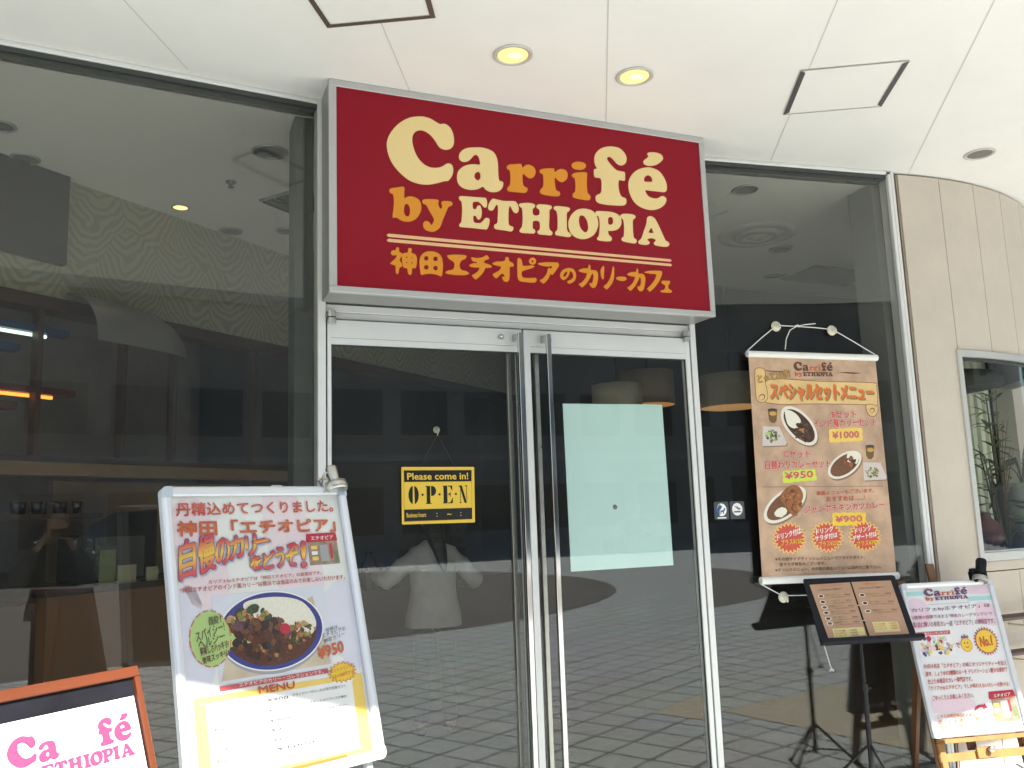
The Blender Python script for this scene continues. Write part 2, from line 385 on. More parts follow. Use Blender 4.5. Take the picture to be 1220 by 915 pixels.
GLYPHS = {
'C':[[(433,-119),(381,-133),(331,-167),(292,-214),(270,-264),(271,-314),(290,-366),(324,-408),(369,-442),(418,-456),(468,-454),(512,-441),(545,-428),(565,-423),(584,-397),(591,-367),(586,-344),(570,-336),(554,-342),(536,-356),(510,-366),(477,-368),(445,-356),(417,-328),(399,-290),(391,-251),(394,-221),(407,-200),(429,-189),(456,-191),(484,-208),(506,-235),(523,-260),(544,-269),(567,-267),(588,-253),(598,-226),(596,-189),(583,-157),(563,-141),(547,-139),(530,-143),(511,-136),(486,-124),(461,-119)]],
'a':[[(706,-237),(664,-246),(636,-264),(622,-289),(625,-310),(643,-319),(666,-313),(683,-298),(697,-281),(711,-274),(723,-285),(728,-305),(727,-322),(699,-324),(669,-330),(639,-345),(616,-370),(609,-402),(614,-430),(632,-448),(662,-456),(692,-454),(718,-446),(740,-433),(752,-444),(771,-453),(798,-454),(825,-444),(841,-426),(847,-403),(840,-394),(830,-394),(824,-383),(822,-353),(822,-308),(817,-275),(801,-249),(774,-237),(740,-233)],[(715,-360),(701,-372),(698,-389),(705,-400),(717,-403),(728,-391),(729,-372),(724,-362)]],
'r1':[[(939,-291),(907,-297),(880,-303),(868,-317),(874,-329),(883,-332),(886,-360),(882,-406),(870,-420),(867,-434),(879,-441),(921,-440),(961,-438),(974,-425),(974,-412),(958,-406),(952,-394),(950,-360),(954,-340),(968,-349),(984,-359),(1004,-356),(1018,-340),(1023,-317),(1014,-299),(994,-290),(974,-292),(958,-304),(952,-310),(947,-293)]],
'r2':[[(1118,-292),(1082,-297),(1051,-306),(1045,-320),(1054,-328),(1062,-331),(1064,-362),(1060,-396),(1046,-410),(1042,-425),(1052,-434),(1092,-438),(1140,-436),(1153,-424),(1149,-411),(1133,-406),(1128,-392),(1126,-358),(1128,-338),(1142,-350),(1164,-359),(1185,-348),(1198,-330),(1199,-306),(1188,-292),(1167,-289),(1147,-296),(1134,-307),(1127,-309),(1126,-294)]],
'i':[[(1265,-237),(1235,-247),(1225,-262),(1234,-277),(1263,-281),(1292,-274),(1306,-258),(1300,-241)],[(1308,-290),(1270,-294),(1235,-303),(1224,-316),(1231,-326),(1239,-329),(1242,-363),(1238,-399),(1225,-412),(1224,-428),(1234,-434),(1271,-438),(1313,-437),(1324,-424),(1321,-410),(1311,-402),(1307,-387),(1307,-340),(1310,-308)]],
'f':[[(1440,-132),(1396,-150),(1366,-182),(1357,-215),(1361,-243),(1370,-261),(1354,-266),(1351,-287),(1355,-309),(1383,-310),(1392,-322),(1392,-354),(1385,-390),(1361,-404),(1353,-421),(1359,-440),(1380,-448),(1430,-450),(1499,-446),(1526,-437),(1534,-416),(1528,-403),(1507,-396),(1495,-377),(1491,-342),(1494,-314),(1503,-307),(1529,-307),(1533,-285),(1533,-261),(1511,-258),(1485,-255),(1460,-236),(1438,-213),(1432,-198),(1441,-188),(1454,-189),(1471,-202),(1491,-220),(1513,-226),(1535,-216),(1546,-199),(1548,-174),(1536,-152),(1514,-134),(1484,-128)]],
'e':[[(1685,-132),(1677,-142),(1683,-152),(1671,-166),(1655,-178),(1650,-193),(1660,-203),(1682,-206),(1718,-199),(1751,-180),(1772,-157),(1770,-141),(1754,-129),(1718,-126)],[(1672,-216),(1617,-234),(1576,-268),(1553,-310),(1552,-358),(1570,-404),(1600,-433),(1643,-448),(1692,-449),(1738,-432),(1767,-407),(1778,-381),(1771,-370),(1756,-365),(1740,-371),(1724,-381),(1696,-384),(1670,-377),(1655,-361),(1652,-345),(1681,-344),(1735,-343),(1771,-341),(1784,-324),(1784,-291),(1768,-256),(1743,-229),(1708,-217)],[(1671,-260),(1652,-273),(1647,-287),(1650,-297),(1676,-296),(1696,-292),(1697,-277),(1688,-263)]],
'b':[[(347,-480),(316,-486),(284,-495),(277,-508),(283,-518),(294,-522),(298,-546),(296,-589),(291,-633),(307,-632),(317,-636),(338,-646),(373,-645),(404,-627),(423,-597),(429,-568),(422,-540),(403,-526),(378,-522),(357,-529),(348,-535),(348,-505)],[(356,-561),(347,-576),(345,-601),(351,-618),(365,-621),(373,-606),(374,-581),(367,-565)]],
'y':[[(442,-530),(434,-542),(441,-553),(453,-556),(469,-585),(490,-622),(484,-640),(477,-652),(468,-641),(454,-634),(440,-641),(436,-656),(442,-673),(460,-682),(481,-684),(503,-674),(520,-655),(533,-621),(552,-576),(564,-553),(578,-546),(583,-535),(575,-526),(553,-526),(532,-530),(528,-541),(532,-553),(527,-566),(520,-565),(513,-551),(512,-540),(515,-529),(506,-524),(478,-525)]],
'E':[[(628,-493),(616,-500),(620,-514),(628,-520),(631,-553),(628,-597),(624,-623),(615,-633),(616,-645),(631,-647),(682,-646),(742,-647),(756,-642),(766,-619),(769,-597),(763,-589),(748,-590),(736,-604),(721,-617),(698,-619),(687,-613),(686,-587),(699,-584),(705,-596),(715,-601),(725,-590),(730,-564),(727,-539),(720,-529),(708,-534),(702,-548),(689,-551),(684,-540),(686,-519),(698,-513),(716,-512),(731,-524),(743,-536),(755,-534),(759,-513),(755,-492),(743,-488),(694,-490)]],
'T':[[(789,-488),(777,-500),(765,-524),(764,-542),(775,-549),(789,-545),(800,-527),(811,-515),(815,-533),(812,-578),(808,-608),(794,-618),(792,-633),(803,-640),(848,-642),(879,-644),(891,-633),(890,-620),(876,-616),(868,-606),(868,-568),(872,-527),(880,-515),(889,-533),(900,-546),(915,-546),(924,-529),(921,-507),(912,-493),(900,-488),(846,-493),(808,-489)]],
'H':[[(931,-497),(927,-508),(936,-516),(942,-523),(944,-564),(939,-610),(929,-626),(924,-637),(933,-645),(964,-645),(999,-643),(1008,-633),(1004,-622),(996,-618),(995,-597),(999,-581),(1014,-576),(1030,-578),(1035,-593),(1032,-619),(1021,-628),(1021,-638),(1031,-644),(1062,-644),(1090,-644),(1101,-635),(1099,-624),(1088,-616),(1084,-595),(1088,-550),(1090,-515),(1100,-506),(1103,-495),(1093,-488),(1057,-488),(1029,-491),(1020,-501),(1024,-511),(1034,-517),(1036,-532),(1031,-544),(1015,-550),(1002,-547),(998,-536),(1000,-517),(1010,-508),(1012,-496),(998,-489),(970,-489)]],
'I1':[[(1125,-489),(1114,-497),(1117,-508),(1128,-515),(1133,-545),(1130,-606),(1119,-622),(1116,-634),(1124,-640),(1155,-642),(1191,-643),(1204,-635),(1200,-624),(1188,-616),(1182,-601),(1184,-540),(1187,-516),(1198,-508),(1204,-495),(1194,-488),(1158,-487)]],
'O':[[(1285,-485),(1243,-496),(1211,-525),(1193,-562),(1193,-596),(1206,-625),(1232,-642),(1269,-647),(1306,-636),(1337,-613),(1357,-576),(1361,-545),(1351,-511),(1327,-490)],[(1267,-522),(1255,-532),(1251,-556),(1255,-582),(1267,-600),(1283,-610),(1297,-601),(1303,-578),(1297,-547),(1283,-526)]],
'P':[[(1356,-491),(1348,-501),(1352,-513),(1365,-519),(1370,-552),(1365,-598),(1360,-622),(1351,-632),(1352,-641),(1364,-645),(1402,-646),(1428,-642),(1435,-630),(1431,-619),(1419,-610),(1416,-590),(1439,-587),(1470,-577),(1491,-555),(1497,-531),(1489,-504),(1466,-491),(1437,-486),(1394,-487)],[(1431,-514),(1420,-523),(1418,-547),(1424,-555),(1437,-554),(1447,-544),(1448,-524),(1442,-514)]],
'I2':[[(1503,-491),(1492,-502),(1497,-514),(1508,-522),(1511,-561),(1506,-608),(1496,-617),(1492,-629),(1503,-637),(1539,-641),(1569,-642),(1581,-631),(1578,-619),(1565,-611),(1562,-579),(1564,-524),(1571,-511),(1582,-502),(1579,-491),(1562,-486),(1531,-486)]],
'A':[[(1672,-484),(1654,-493),(1649,-512),(1644,-532),(1626,-573),(1610,-610),(1594,-625),(1590,-636),(1600,-643),(1635,-644),(1654,-637),(1658,-626),(1645,-617),(1653,-609),(1672,-604),(1692,-608),(1696,-616),(1685,-627),(1686,-637),(1701,-642),(1741,-644),(1768,-640),(1778,-627),(1772,-615),(1757,-609),(1741,-578),(1722,-536),(1706,-506),(1694,-491)],[(1672,-549),(1662,-562),(1655,-574),(1667,-577),(1685,-574),(1682,-564),(1678,-552)]],
'j0':[[(306,-776),(303,-788),(286,-792),(281,-805),(289,-814),(307,-812),(304,-823),(290,-839),(277,-852),(283,-857),(297,-860),(302,-868),(302,-889),(308,-902),(315,-894),(320,-870),(329,-866),(334,-856),(323,-838),(322,-829),(330,-816),(334,-807),(329,-799),(320,-795),(319,-779),(314,-774)]],
'j0b':[[(363,-775),(360,-794),(341,-800),(332,-810),(333,-841),(337,-862),(343,-870),(356,-871),(360,-894),(369,-900),(377,-893),(380,-868),(395,-866),(401,-848),(403,-822),(398,-804),(388,-798),(377,-794),(379,-778),(374,-773)],[(351,-818),(355,-814),(359,-818),(355,-822)],[(375,-819),(379,-815),(382,-818),(379,-822)],[(350,-843),(354,-839),(358,-842),(354,-846)],[(375,-843),(379,-839),(383,-843),(379,-847)]],
'j1':[[(470,-779),(441,-787),(422,-807),(415,-837),(418,-877),(423,-896),(445,-890),(470,-887),(496,-889),(511,-894),(522,-893),(527,-862),(528,-828),(520,-799),(501,-783)],[(459,-814),(456,-822),(448,-826),(440,-824),(437,-816),(440,-808),(448,-804),(456,-806)],[(504,-813),(501,-821),(493,-825),(484,-823),(482,-815),(485,-806),(493,-802),(501,-805)],[(458,-857),(455,-866),(447,-869),(439,-867),(436,-859),(439,-851),(447,-847),(456,-849)],[(503,-858),(500,-866),(492,-870),(484,-867),(480,-859),(484,-851),(492,-847),(500,-850)]],
'j2':[[(555,-791),(552,-799),(561,-810),(577,-818),(585,-830),(582,-849),(573,-860),(554,-865),(540,-874),(547,-881),(585,-884),(630,-882),(651,-876),(656,-870),(641,-861),(618,-857),(610,-840),(613,-824),(623,-810),(639,-802),(646,-789),(636,-784),(594,-785)]],
'j3':[[(745,-775),(728,-786),(698,-793),(671,-792),(673,-803),(680,-811),(695,-811),(698,-817),(678,-820),(659,-830),(668,-839),(694,-840),(710,-840),(703,-855),(686,-870),(671,-880),(679,-890),(690,-898),(709,-883),(730,-859),(740,-839),(760,-836),(774,-830),(764,-821),(744,-816),(734,-811),(738,-801),(760,-791),(755,-780)]],
'j4':[[(846,-776),(842,-792),(825,-799),(798,-802),(778,-811),(781,-818),(804,-823),(821,-826),(810,-844),(789,-858),(776,-867),(783,-878),(795,-885),(812,-869),(824,-860),(834,-864),(837,-874),(824,-875),(829,-890),(838,-898),(855,-895),(862,-875),(864,-842),(866,-823),(882,-820),(887,-810),(879,-801),(864,-794),(861,-778)]],
'j5':[[(911,-775),(906,-794),(905,-833),(905,-872),(914,-888),(937,-892),(996,-891),(1002,-868),(966,-871),(935,-871),(927,-860),(929,-841),(954,-830),(982,-820),(997,-810),(982,-806),(954,-811),(934,-810),(931,-792),(925,-778)],[(1006,-783),(1000,-796),(987,-802),(974,-798),(968,-786),(975,-773),(988,-766),(1001,-771)],[(994,-784),(987,-790),(981,-785),(988,-778)]],
'j6':[[(1014,-794),(1037,-803),(1070,-805),(1092,-800),(1087,-811),(1078,-829),(1089,-846),(1110,-823),(1128,-797),(1125,-783),(1114,-781),(1060,-784)]],
'j6b':[[(1070,-814),(1061,-841),(1041,-866),(1022,-878),(1032,-887),(1042,-893),(1063,-873),(1078,-846),(1084,-818)]],
'j7':[[(1179,-804),(1149,-816),(1134,-839),(1137,-859),(1153,-867),(1172,-853),(1185,-831),(1189,-818),(1204,-830),(1203,-851),(1187,-864),(1172,-871),(1175,-881),(1188,-882),(1210,-868),(1221,-843),(1216,-818),(1201,-805)],[(1170,-822),(1155,-834),(1150,-848),(1155,-851),(1168,-840),(1174,-825)]],
'j8':[[(1295,-778),(1290,-795),(1263,-799),(1238,-810),(1246,-818),(1277,-822),(1283,-824),(1272,-849),(1251,-872),(1234,-882),(1243,-890),(1254,-896),(1282,-870),(1301,-840),(1312,-822),(1318,-828),(1316,-853),(1307,-872),(1295,-871),(1298,-886),(1312,-896),(1329,-888),(1341,-858),(1345,-826),(1340,-809),(1324,-803),(1305,-803),(1304,-783)]],
'j9':[[(1377,-777),(1362,-796),(1360,-818),(1365,-842),(1375,-845),(1379,-813),(1382,-788)],[(1432,-776),(1425,-802),(1412,-839),(1395,-865),(1374,-884),(1383,-894),(1391,-898),(1418,-871),(1434,-837),(1438,-801),(1438,-781)]],
'ja':[[(1461,-827),(1448,-835),(1457,-844),(1483,-848),(1505,-841),(1508,-832),(1497,-825)]],
'jb':[[(1571,-776),(1566,-793),(1539,-797),(1515,-808),(1523,-816),(1553,-820),(1559,-822),(1547,-848),(1527,-870),(1510,-881),(1518,-889),(1529,-895),(1557,-868),(1576,-838),(1587,-820),(1592,-827),(1591,-852),(1581,-870),(1570,-870),(1573,-885),(1586,-895),(1603,-886),(1614,-857),(1619,-825),(1614,-807),(1599,-801),(1580,-801),(1579,-781)]],
'jc':[[(1616,-791),(1624,-795),(1661,-797),(1685,-798),(1680,-819),(1657,-850),(1627,-878),(1634,-886),(1644,-892),(1677,-863),(1704,-828),(1721,-794),(1720,-779),(1703,-777),(1645,-782)]],
'jd':[[(1721,-829),(1714,-838),(1724,-847),(1736,-852),(1736,-865),(1728,-876),(1708,-883),(1708,-890),(1737,-891),(1770,-889),(1774,-878),(1759,-872),(1754,-861),(1757,-849),(1766,-838),(1765,-827),(1742,-828)]],
}

# ---------------------------------------------------------------- surfaces
ALU = mat('aluminium', (.62, .63, .63), .42, .55, vary=.05, scale=9, stretch=(1, 1, .15))
ALU_PALE = mat('pale_aluminium', (.74, .75, .74), .38, .25, vary=.035, scale=5)
ALU_GREY = mat('grey_aluminium', (.42, .42, .41), .4, .35, vary=.05, scale=6)
CHROME = mat('polished_steel', (.55, .54, .52), .09, 1.0, bump=.03, bscale=3)
STEEL = mat('satin_steel', (.55, .54, .50), .3, .9, vary=.08, scale=14)
RUBBER = mat('black_rubber', (.015, .015, .016), .55)
BLACK = mat('black_plastic', (.008, .009, .014), .5, vary=.25, scale=20, spec=.2)
BLACKM = mat('black_metal', (.010, .010, .011), .42, spec=.3)
WHITE_PL = mat('white_plastic', (.80, .80, .78), .35)
CREAM_PL = mat('cream_plastic', (.72, .68, .55), .35)
CORD = mat('white_cord', (.75, .75, .72), .7)
DARKGAP = mat('dark_gap', (.01, .011, .01), .8)
GASKET = mat('glazing_gasket', (.035, .042, .038), .5)
SOFFIT = mat('soffit_paint', (.80, .79, .755), .7, vary=.035, scale=1.4)
GLASS = glass('tinted_window_glass', (.905, .905, .885), dust_haze=.007)
GLASS_D = glass('door_glass', (.945, .95, .94), dust_haze=.007)
CLAD = mat('beige_cladding', (.575, .515, .44), .75, vary=.05, scale=3.5, bump=.15, bscale=90)

def tile_material():
    m = bpy.data.materials.new('plaza_tiles'); m.use_nodes = True
    n, l = m.node_tree.nodes, m.node_tree.links; b = n['Principled BSDF']
    tc = n.new('ShaderNodeTexCoord'); mp = n.new('ShaderNodeMapping')
    mp.inputs['Rotation'].default_value = (0, 0, R(-61)); mp.inputs['Location'].default_value = (.15, .1, 0)
    br = n.new('ShaderNodeTexBrick'); br.offset = 0.0; br.squash = 1.0
    br.inputs['Scale'].default_value = 1.0; br.inputs['Brick Width'].default_value = .3; br.inputs['Row Height'].default_value = .3
    br.inputs['Mortar Size'].default_value = .013; br.inputs['Mortar Smooth'].default_value = .2
    br.inputs['Color1'].default_value = (.67, .705, .70, 1); br.inputs['Color2'].default_value = (.58, .615, .61, 1)
    br.inputs['Mortar'].default_value = (.055, .055, .052, 1)
    nz = n.new('ShaderNodeTexNoise'); nz.inputs['Scale'].default_value = 1.1; nz.inputs['Detail'].default_value = 8
    mx = n.new('ShaderNodeMix'); mx.data_type = 'RGBA'; mx.blend_type = 'MULTIPLY'; mx.inputs['Factor'].default_value = .28
    l.new(tc.outputs['Object'], mp.inputs['Vector']); l.new(mp.outputs['Vector'], br.inputs['Vector']); l.new(tc.outputs['Object'], nz.inputs['Vector'])
    l.new(br.outputs['Color'], mx.inputs['A']); l.new(nz.outputs['Color'], mx.inputs['B'])
    l.new(mx.outputs['Result'], b.inputs['Base Color']); b.inputs['Roughness'].default_value = .7
    return m
def brown_paving_material():
    m = bpy.data.materials.new('brown_board_pattern'); m.use_nodes = True
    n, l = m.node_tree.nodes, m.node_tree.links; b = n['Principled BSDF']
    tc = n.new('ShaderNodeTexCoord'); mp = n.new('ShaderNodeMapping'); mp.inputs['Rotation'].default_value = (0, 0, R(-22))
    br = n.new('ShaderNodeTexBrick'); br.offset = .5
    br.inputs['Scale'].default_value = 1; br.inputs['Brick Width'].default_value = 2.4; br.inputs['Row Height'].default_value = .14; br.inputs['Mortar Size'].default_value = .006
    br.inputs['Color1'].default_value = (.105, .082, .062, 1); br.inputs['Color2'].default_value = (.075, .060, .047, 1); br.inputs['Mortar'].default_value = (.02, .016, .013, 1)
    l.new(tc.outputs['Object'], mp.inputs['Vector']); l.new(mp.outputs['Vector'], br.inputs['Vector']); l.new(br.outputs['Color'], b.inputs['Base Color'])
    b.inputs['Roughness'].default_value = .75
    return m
TILES, BROWN_PAVING = tile_material(), brown_paving_material()

# ---------------------------------------------------------------- ground
g = MB(); g.add([(-140, -140, 0), (140, -140, 0), (140, 60, 0), (-140, 60, 0)], [(0, 1, 2, 3)], TILES); struct(g, 'plaza_ground')
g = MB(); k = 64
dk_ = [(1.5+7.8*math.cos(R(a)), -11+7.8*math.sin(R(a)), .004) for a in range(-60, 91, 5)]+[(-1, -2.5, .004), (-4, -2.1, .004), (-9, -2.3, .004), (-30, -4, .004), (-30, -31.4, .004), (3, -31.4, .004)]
g.add(dk_, [tuple(range(len(dk_)))], BROWN_PAVING); struct(g, 'dark_brown_paving')  # dark brown board pattern on a rounded patch, carried far left and back
g = MB(); g.add([(3.48, 2.02, .004), (4.68, 1.36, .004), (5.45, 2.75, .004), (4.25, 3.42, .004)], [(0, 1, 2, 3)],
                mat('beige_paving', (.64, .57, .43), .8, vary=.12, scale=40)); struct(g, 'beige_path')

# ---------------------------------------------------------------- soffit slab over the walkway, with radial panel joints
ZC = 3.506
g = MB()
edge = [(-9, .34), (-3, .30), (0, .29), (1.4, .29), (3.0, .36), (4.2, .44), (5.4, .47), (8, .80)]
for i in range(len(edge)-1):
    (xa, ya), (xb, yb) = edge[i], edge[i+1]
    g.add([(xa, ya, ZC), (xb, yb, ZC), (xb, 4.4, ZC), (xa, 4.4, ZC)], [(0, 3, 2, 1)], SOFFIT)
    g.add([(xa, ya, ZC), (xb, yb, ZC), (xb, yb, ZC+.5), (xa, ya, ZC+.5)], [(0, 1, 2, 3)], SOFFIT)
g.add([(-9, .34, ZC+.5), (8, .80, ZC+.5), (8, 14, ZC+.5), (-9, 14, ZC+.5)], [(0, 1, 2, 3)], SOFFIT)
JOINT = mat('soffit_joint_line', (.56, .54, .50), .9)  # grey colour of the thin panel joint lines
for a, b in [((-.25, 3.19), (.09, 3.835)), ((.70, 2.99), (1.08, 3.73)), ((1.30, 2.16), (2.125, 3.712)), ((1.9, 1.4), (3.30, 3.86)), ((2.6, 1.55), (4.30, 3.80)), ((3.6, 1.4), (5.25, 3.55)), ((-1.3, 3.0), (-.95, 3.78))]:
    d = (Vector(b)-Vector(a)).normalized(); n_ = Vector((-d.y, d.x))*.0022
    g.add([(a[0]+n_.x, a[1]+n_.y, ZC-.0015), (b[0]+n_.x, b[1]+n_.y, ZC-.0015), (b[0]-n_.x, b[1]-n_.y, ZC-.0015), (a[0]-n_.x, a[1]-n_.y, ZC-.0015)], [(0, 1, 2, 3)], JOINT)
for xa, ya, xb, yb in [(.55, 3.50, 2.2, 2.85)]: pass
struct(g, 'soffit_ceiling')

def hatch(name, pts, sides, label, thick=.012):
    t = thing('access_hatch', label, 'ceiling hatch', (sum(p[0] for p in pts)/4, sum(p[1] for p in pts)/4, ZC))
    p = [Vector((x, y, 0)) for x, y in pts]
    c = sum(p, Vector())/4
    m = MB(); m.add([(q.x, q.y, ZC-.003) for q in p], [(0, 1, 2, 3)], SOFFIT); m.build('hatch_panel', t, True)
    m = MB()
    for i in range(4):
        a, b = p[i], p[(i+1) % 4]; wd, mm = sides[i]
        inn = (c-(a+b)/2); d = (b-a).normalized(); inn = (inn-d*inn.dot(d)).normalized()*wd
        a2, b2 = a+inn+d*wd, b+inn-d*wd
        m.add([(a.x, a.y, ZC-.006), (b.x, b.y, ZC-.006), (b2.x, b2.y, ZC-.006), (a2.x, a2.y, ZC-.006)], [(0, 1, 2, 3)], mm)
    m.build('hatch_trim', t, True)
BRONZE = mat('bronze_trim', (.115, .09, .07), .5, .3); GREYT = mat('grey_trim', (.10, .10, .095), .5, .3); PALET = mat('pale_trim', (.55, .54, .50), .5, .2)
hatch('h', [(.504-.02, 3.10), (.608, 3.301), (1.005, 3.087), (.88, 2.83)], [(.022, BRONZE), (.022, BRONZE), (.022, BRONZE), (.022, BRONZE)], 'square ceiling hatch with full bronze trim left of the red sign')
hatch('h', [(2.736, 2.944), (2.964, 3.344), (3.391, 3.105), (3.16, 2.705)], [(.026, GREYT), (.007, PALET), (.026, GREYT), (.007, PALET)], 'square ceiling hatch with two dark grey edges right of the downlights')

def downlight(x, y, r, lit, label, z=ZC, dark=False, grp='recessed downlights in the soffit', part=True):
    t = thing('recessed_downlight', label, 'downlight', (x, y, z), grp)
    rm = ALU if not dark else mat('dim_reflector', (.35, .36, .34), .35, .6)
    m = MB(); m.lathe([(r, -.001), (r, -.006), (r*.93, -.009), (r*.80, -.007), (r*.78, .0)], PALET if not dark else rm, 32); m.build('trim_ring', t)
    m = MB(); m.lathe([(r*.785, -.004), (r*.74, .03), (r*.6, .07)], mat('gold_reflector', (.80, .66, .32), .3, .2) if lit == 1 else rm, 32); m.build('reflector', t)
    # the can is a recess in the slab: its mouth is closed by the lamp face
    m = MB(); n_ = 32
    m.add([(r*.77*math.cos(2*math.pi*i/n_), r*.77*math.sin(2*math.pi*i/n_), -.0045) for i in range(n_)], [tuple(range(n_))[::-1]],
          {1: emit('warm_lamp', (1.0, .76, .30), .22), 2: emit('small_warm_lamp', (1.0, .62, .22), .9), 0: mat('dark_lens', (.16, .155, .135), .35), 3: mat('dim_lens', (.10, .105, .10), .25)}[lit])
    if lit == 1:
        m.add([(r*.40*math.cos(2*math.pi*i/n_)+r*.1, r*.30*math.sin(2*math.pi*i/n_)-r*.05, -.0065) for i in range(n_)], [tuple(range(n_))[::-1]], emit('warm_lamp_core', (1.0, .84, .45), .36))
    m.build('lamp_face', t)
    return t
downlight(1.412, 3.254, .088, 1, 'lit yellow recessed downlight above the letter C of the sign')
downlight(2.023, 3.246, .088, 1, 'lit yellow recessed downlight above the letters rri of the sign')
downlight(4.435, 3.389, .085, 0, 'unlit grey recessed downlight over the beige curved wall')

# ---------------------------------------------------------------- entrance: door frame, doors
D = 3.92
t = thing('door_frame', 'pale aluminium frame around the double glass doors', 'door frame', (1.7, D, 0))
for x0, x1 in ((.676, .712), (2.70, 2.735)):
    m = MB(); m.box((x0, D, 0), (x1, D+.11, ZC), ALU_PALE, .002); m.build('jamb', t, True)
m = MB(); m.box((.712, D+.012, 2.464), (2.70, D+.1, 2.499), ALU_PALE, .002); m.box((.712, D+.022, 2.432), (2.70, D+.1, 2.464), ALU_PALE, .004); m.box((.712, D+.05, 2.418), (2.70, D+.1, 2.432), DARKGAP); m.build('head', t, True)
m = MB(); m.box((.712, D+.03, 2.499), (2.70, D+.09, ZC), mat('transom_panel', (.3, .3, .3), .6)); m.build('transom_panel', t, True)
m = MB(); m.box((.712, D+.06, 0), (.7195, D+.1, 2.43), RUBBER); m.box((2.6925, D+.06, 0), (2.70, D+.1, 2.43), RUBBER); m.build('seal', t, True)
for x, z in ((.738, 2.43), (2.672, 2.43)):
    m = MB(); m.tube([(x, D-.006, z-.028), (x, D-.006, z-.001)], .019, STEEL, 16); m.tube([(x, D-.006, z+.004), (x, D-.006, z+.032)], .019, STEEL, 16); m.build('pivot_hinge', t, True)
m = MB(); m.box((.712, D+.0, -.01), (2.70, D+.1, .012), STEEL); m.build('threshold', t, True)

def door(x0, x1, hside, label):
    t = thing('glass_door', label, 'door', ((x0+x1)/2, D, 0))
    y0, y1 = D+.004, D+.048
    sl, sr = (.018, .026) if hside > 0 else (.034, .028)
    m = MB()
    m.box((x0, y0, .02), (x0+sl, y1, 2.425), ALU_PALE, .0015); m.box((x1-sr, y0, .02), (x1, y1, 2.425), ALU_PALE, .0015)
    m.box((x0+sl, y0+.001, 2.340), (x1-sr, y1, 2.424), ALU_PALE); m.box((x0+sl, y0+.0005, 2.309), (x1-sr, y1, 2.3385), ALU_PALE)
    m.box((x0+sl, y0+.004, 2.338), (x1-sr, y1-.004, 2.3405), GREYT)
    m.box((x0+sl, y0+.001, .02), (x1-sr, y1, .16), ALU_PALE)
    m.build('door_leaf_frame', t, True)
    m = MB(); m.box((x0+sl, D+.02, .16), (x1-sr, D+.028, 2.309), GLASS_D); m.build('glass_pane', t, True)
    m = MB(); w_ = .004
    for a, b in ((x0+sl, x0+sl+w_), (x1-sr-w_, x1-sr)): m.box((a, D+.012, .16), (b, D+.0195, 2.309), GASKET)
    m.box((x0+sl+w_, D+.012, 2.303), (x1-sr-w_, D+.0195, 2.309), GASKET); m.build('gasket', t, True)
    hx = (x1-.04 if hside > 0 else x0+.105)
    for side in (-1, 1):
        yb = D-.062 if side < 0 else D+.10
        m = MB(); m.box((hx-.012, yb-.012, .14), (hx+.012, yb+.012, 2.392), CHROME if side < 0 else STEEL, .002)
        for z in (2.374, .17):
            ya, yc = (yb+.012, D+.004) if side < 0 else (D+.048, yb-.012)
            m.box((hx-.0118, ya, z-.018), (hx+.0118, yc, z+.0179), CHROME if side < 0 else STEEL, .001)
        m.build('pull_handle', t, True)
    lx = hx-.075 if hside > 0 else hx+.035
    m = MB(); m.lathe([(0, .0), (.004, .0), (.0045, .004), (.012, .006), (.0155, .004), (.016, -.008)], STEEL, 24, (lx, D+.002, 2.377), (0, -1, 0)); m.build('lock_cylinder', t, True)
    return t
door(.7195, 1.695, 1, 'left glass door leaf with the yellow OPEN board hanging on it')
door(1.704, 2.6925, -1, 'right glass door leaf carrying the pale turquoise sheet')

# ---------------------------------------------------------------- shop windows beside the doors
def window(A, d, L, label, end_post, s0=0.0):
    """plane through A along unit d (2-D); built in a local frame: x along d, y inward"""
    ang = math.atan2(d[1], d[0])
    t = thing('shop_window', label, 'window', mtx=Matrix.Translation((A[0], A[1], 0)) @ Matrix.Rotation(ang, 4, 'Z'))
    m = MB(); m.box((s0, -.004, .045), (L, .006, 3.462), GLASS); m.build('glass_pane', t)
    m = MB(); m.box((s0, -.022, 3.484), (L, .05, 3.5055), ALU_PALE, .003); m.box((s0, .0065, 3.462), (L, .06, 3.484), mat('dark_head', (.06, .068, .062), .4, .3))
    m.box((s0, -.010, 3.462), (L, -.0045, 3.484), mat('dark_head', (.06, .068, .062), .4, .3)); m.build('head', t)
    m = MB(); m.box((s0, -.02, 0), (L, .05, .045), ALU_PALE, .003); m.build('sill', t)
    m = MB()
    for a in ([L] if end_post > 0 else [s0-.05]):
        m.box((a, -.03, 0), (a+.022, .06, 3.484), ALU_PALE, .004); m.box((a+.022, -.012, 0), (a+.028, .05, 3.5), DARKGAP); m.box((a+.028, -.022, 0), (a+.05, .06, 3.505), ALU_PALE, .003)
    m.build('mullion', t)
    return t
aL = R(4.9); dL = (math.cos(aL), math.sin(aL))
LWIN = window((.676-3.2*dL[0], 3.952-3.2*dL[1]), dL, 3.20, 'large tinted shop window left of the doors, white ceiling and palm wallpaper behind', -1)
aR = R(-7.43); dR = (math.cos(aR), math.sin(aR)); RW0 = (2.737, 3.964)
RWIN = window(RW0, dR, 1.375, 'tall tinted shop window between the doors and the beige wall', 1)
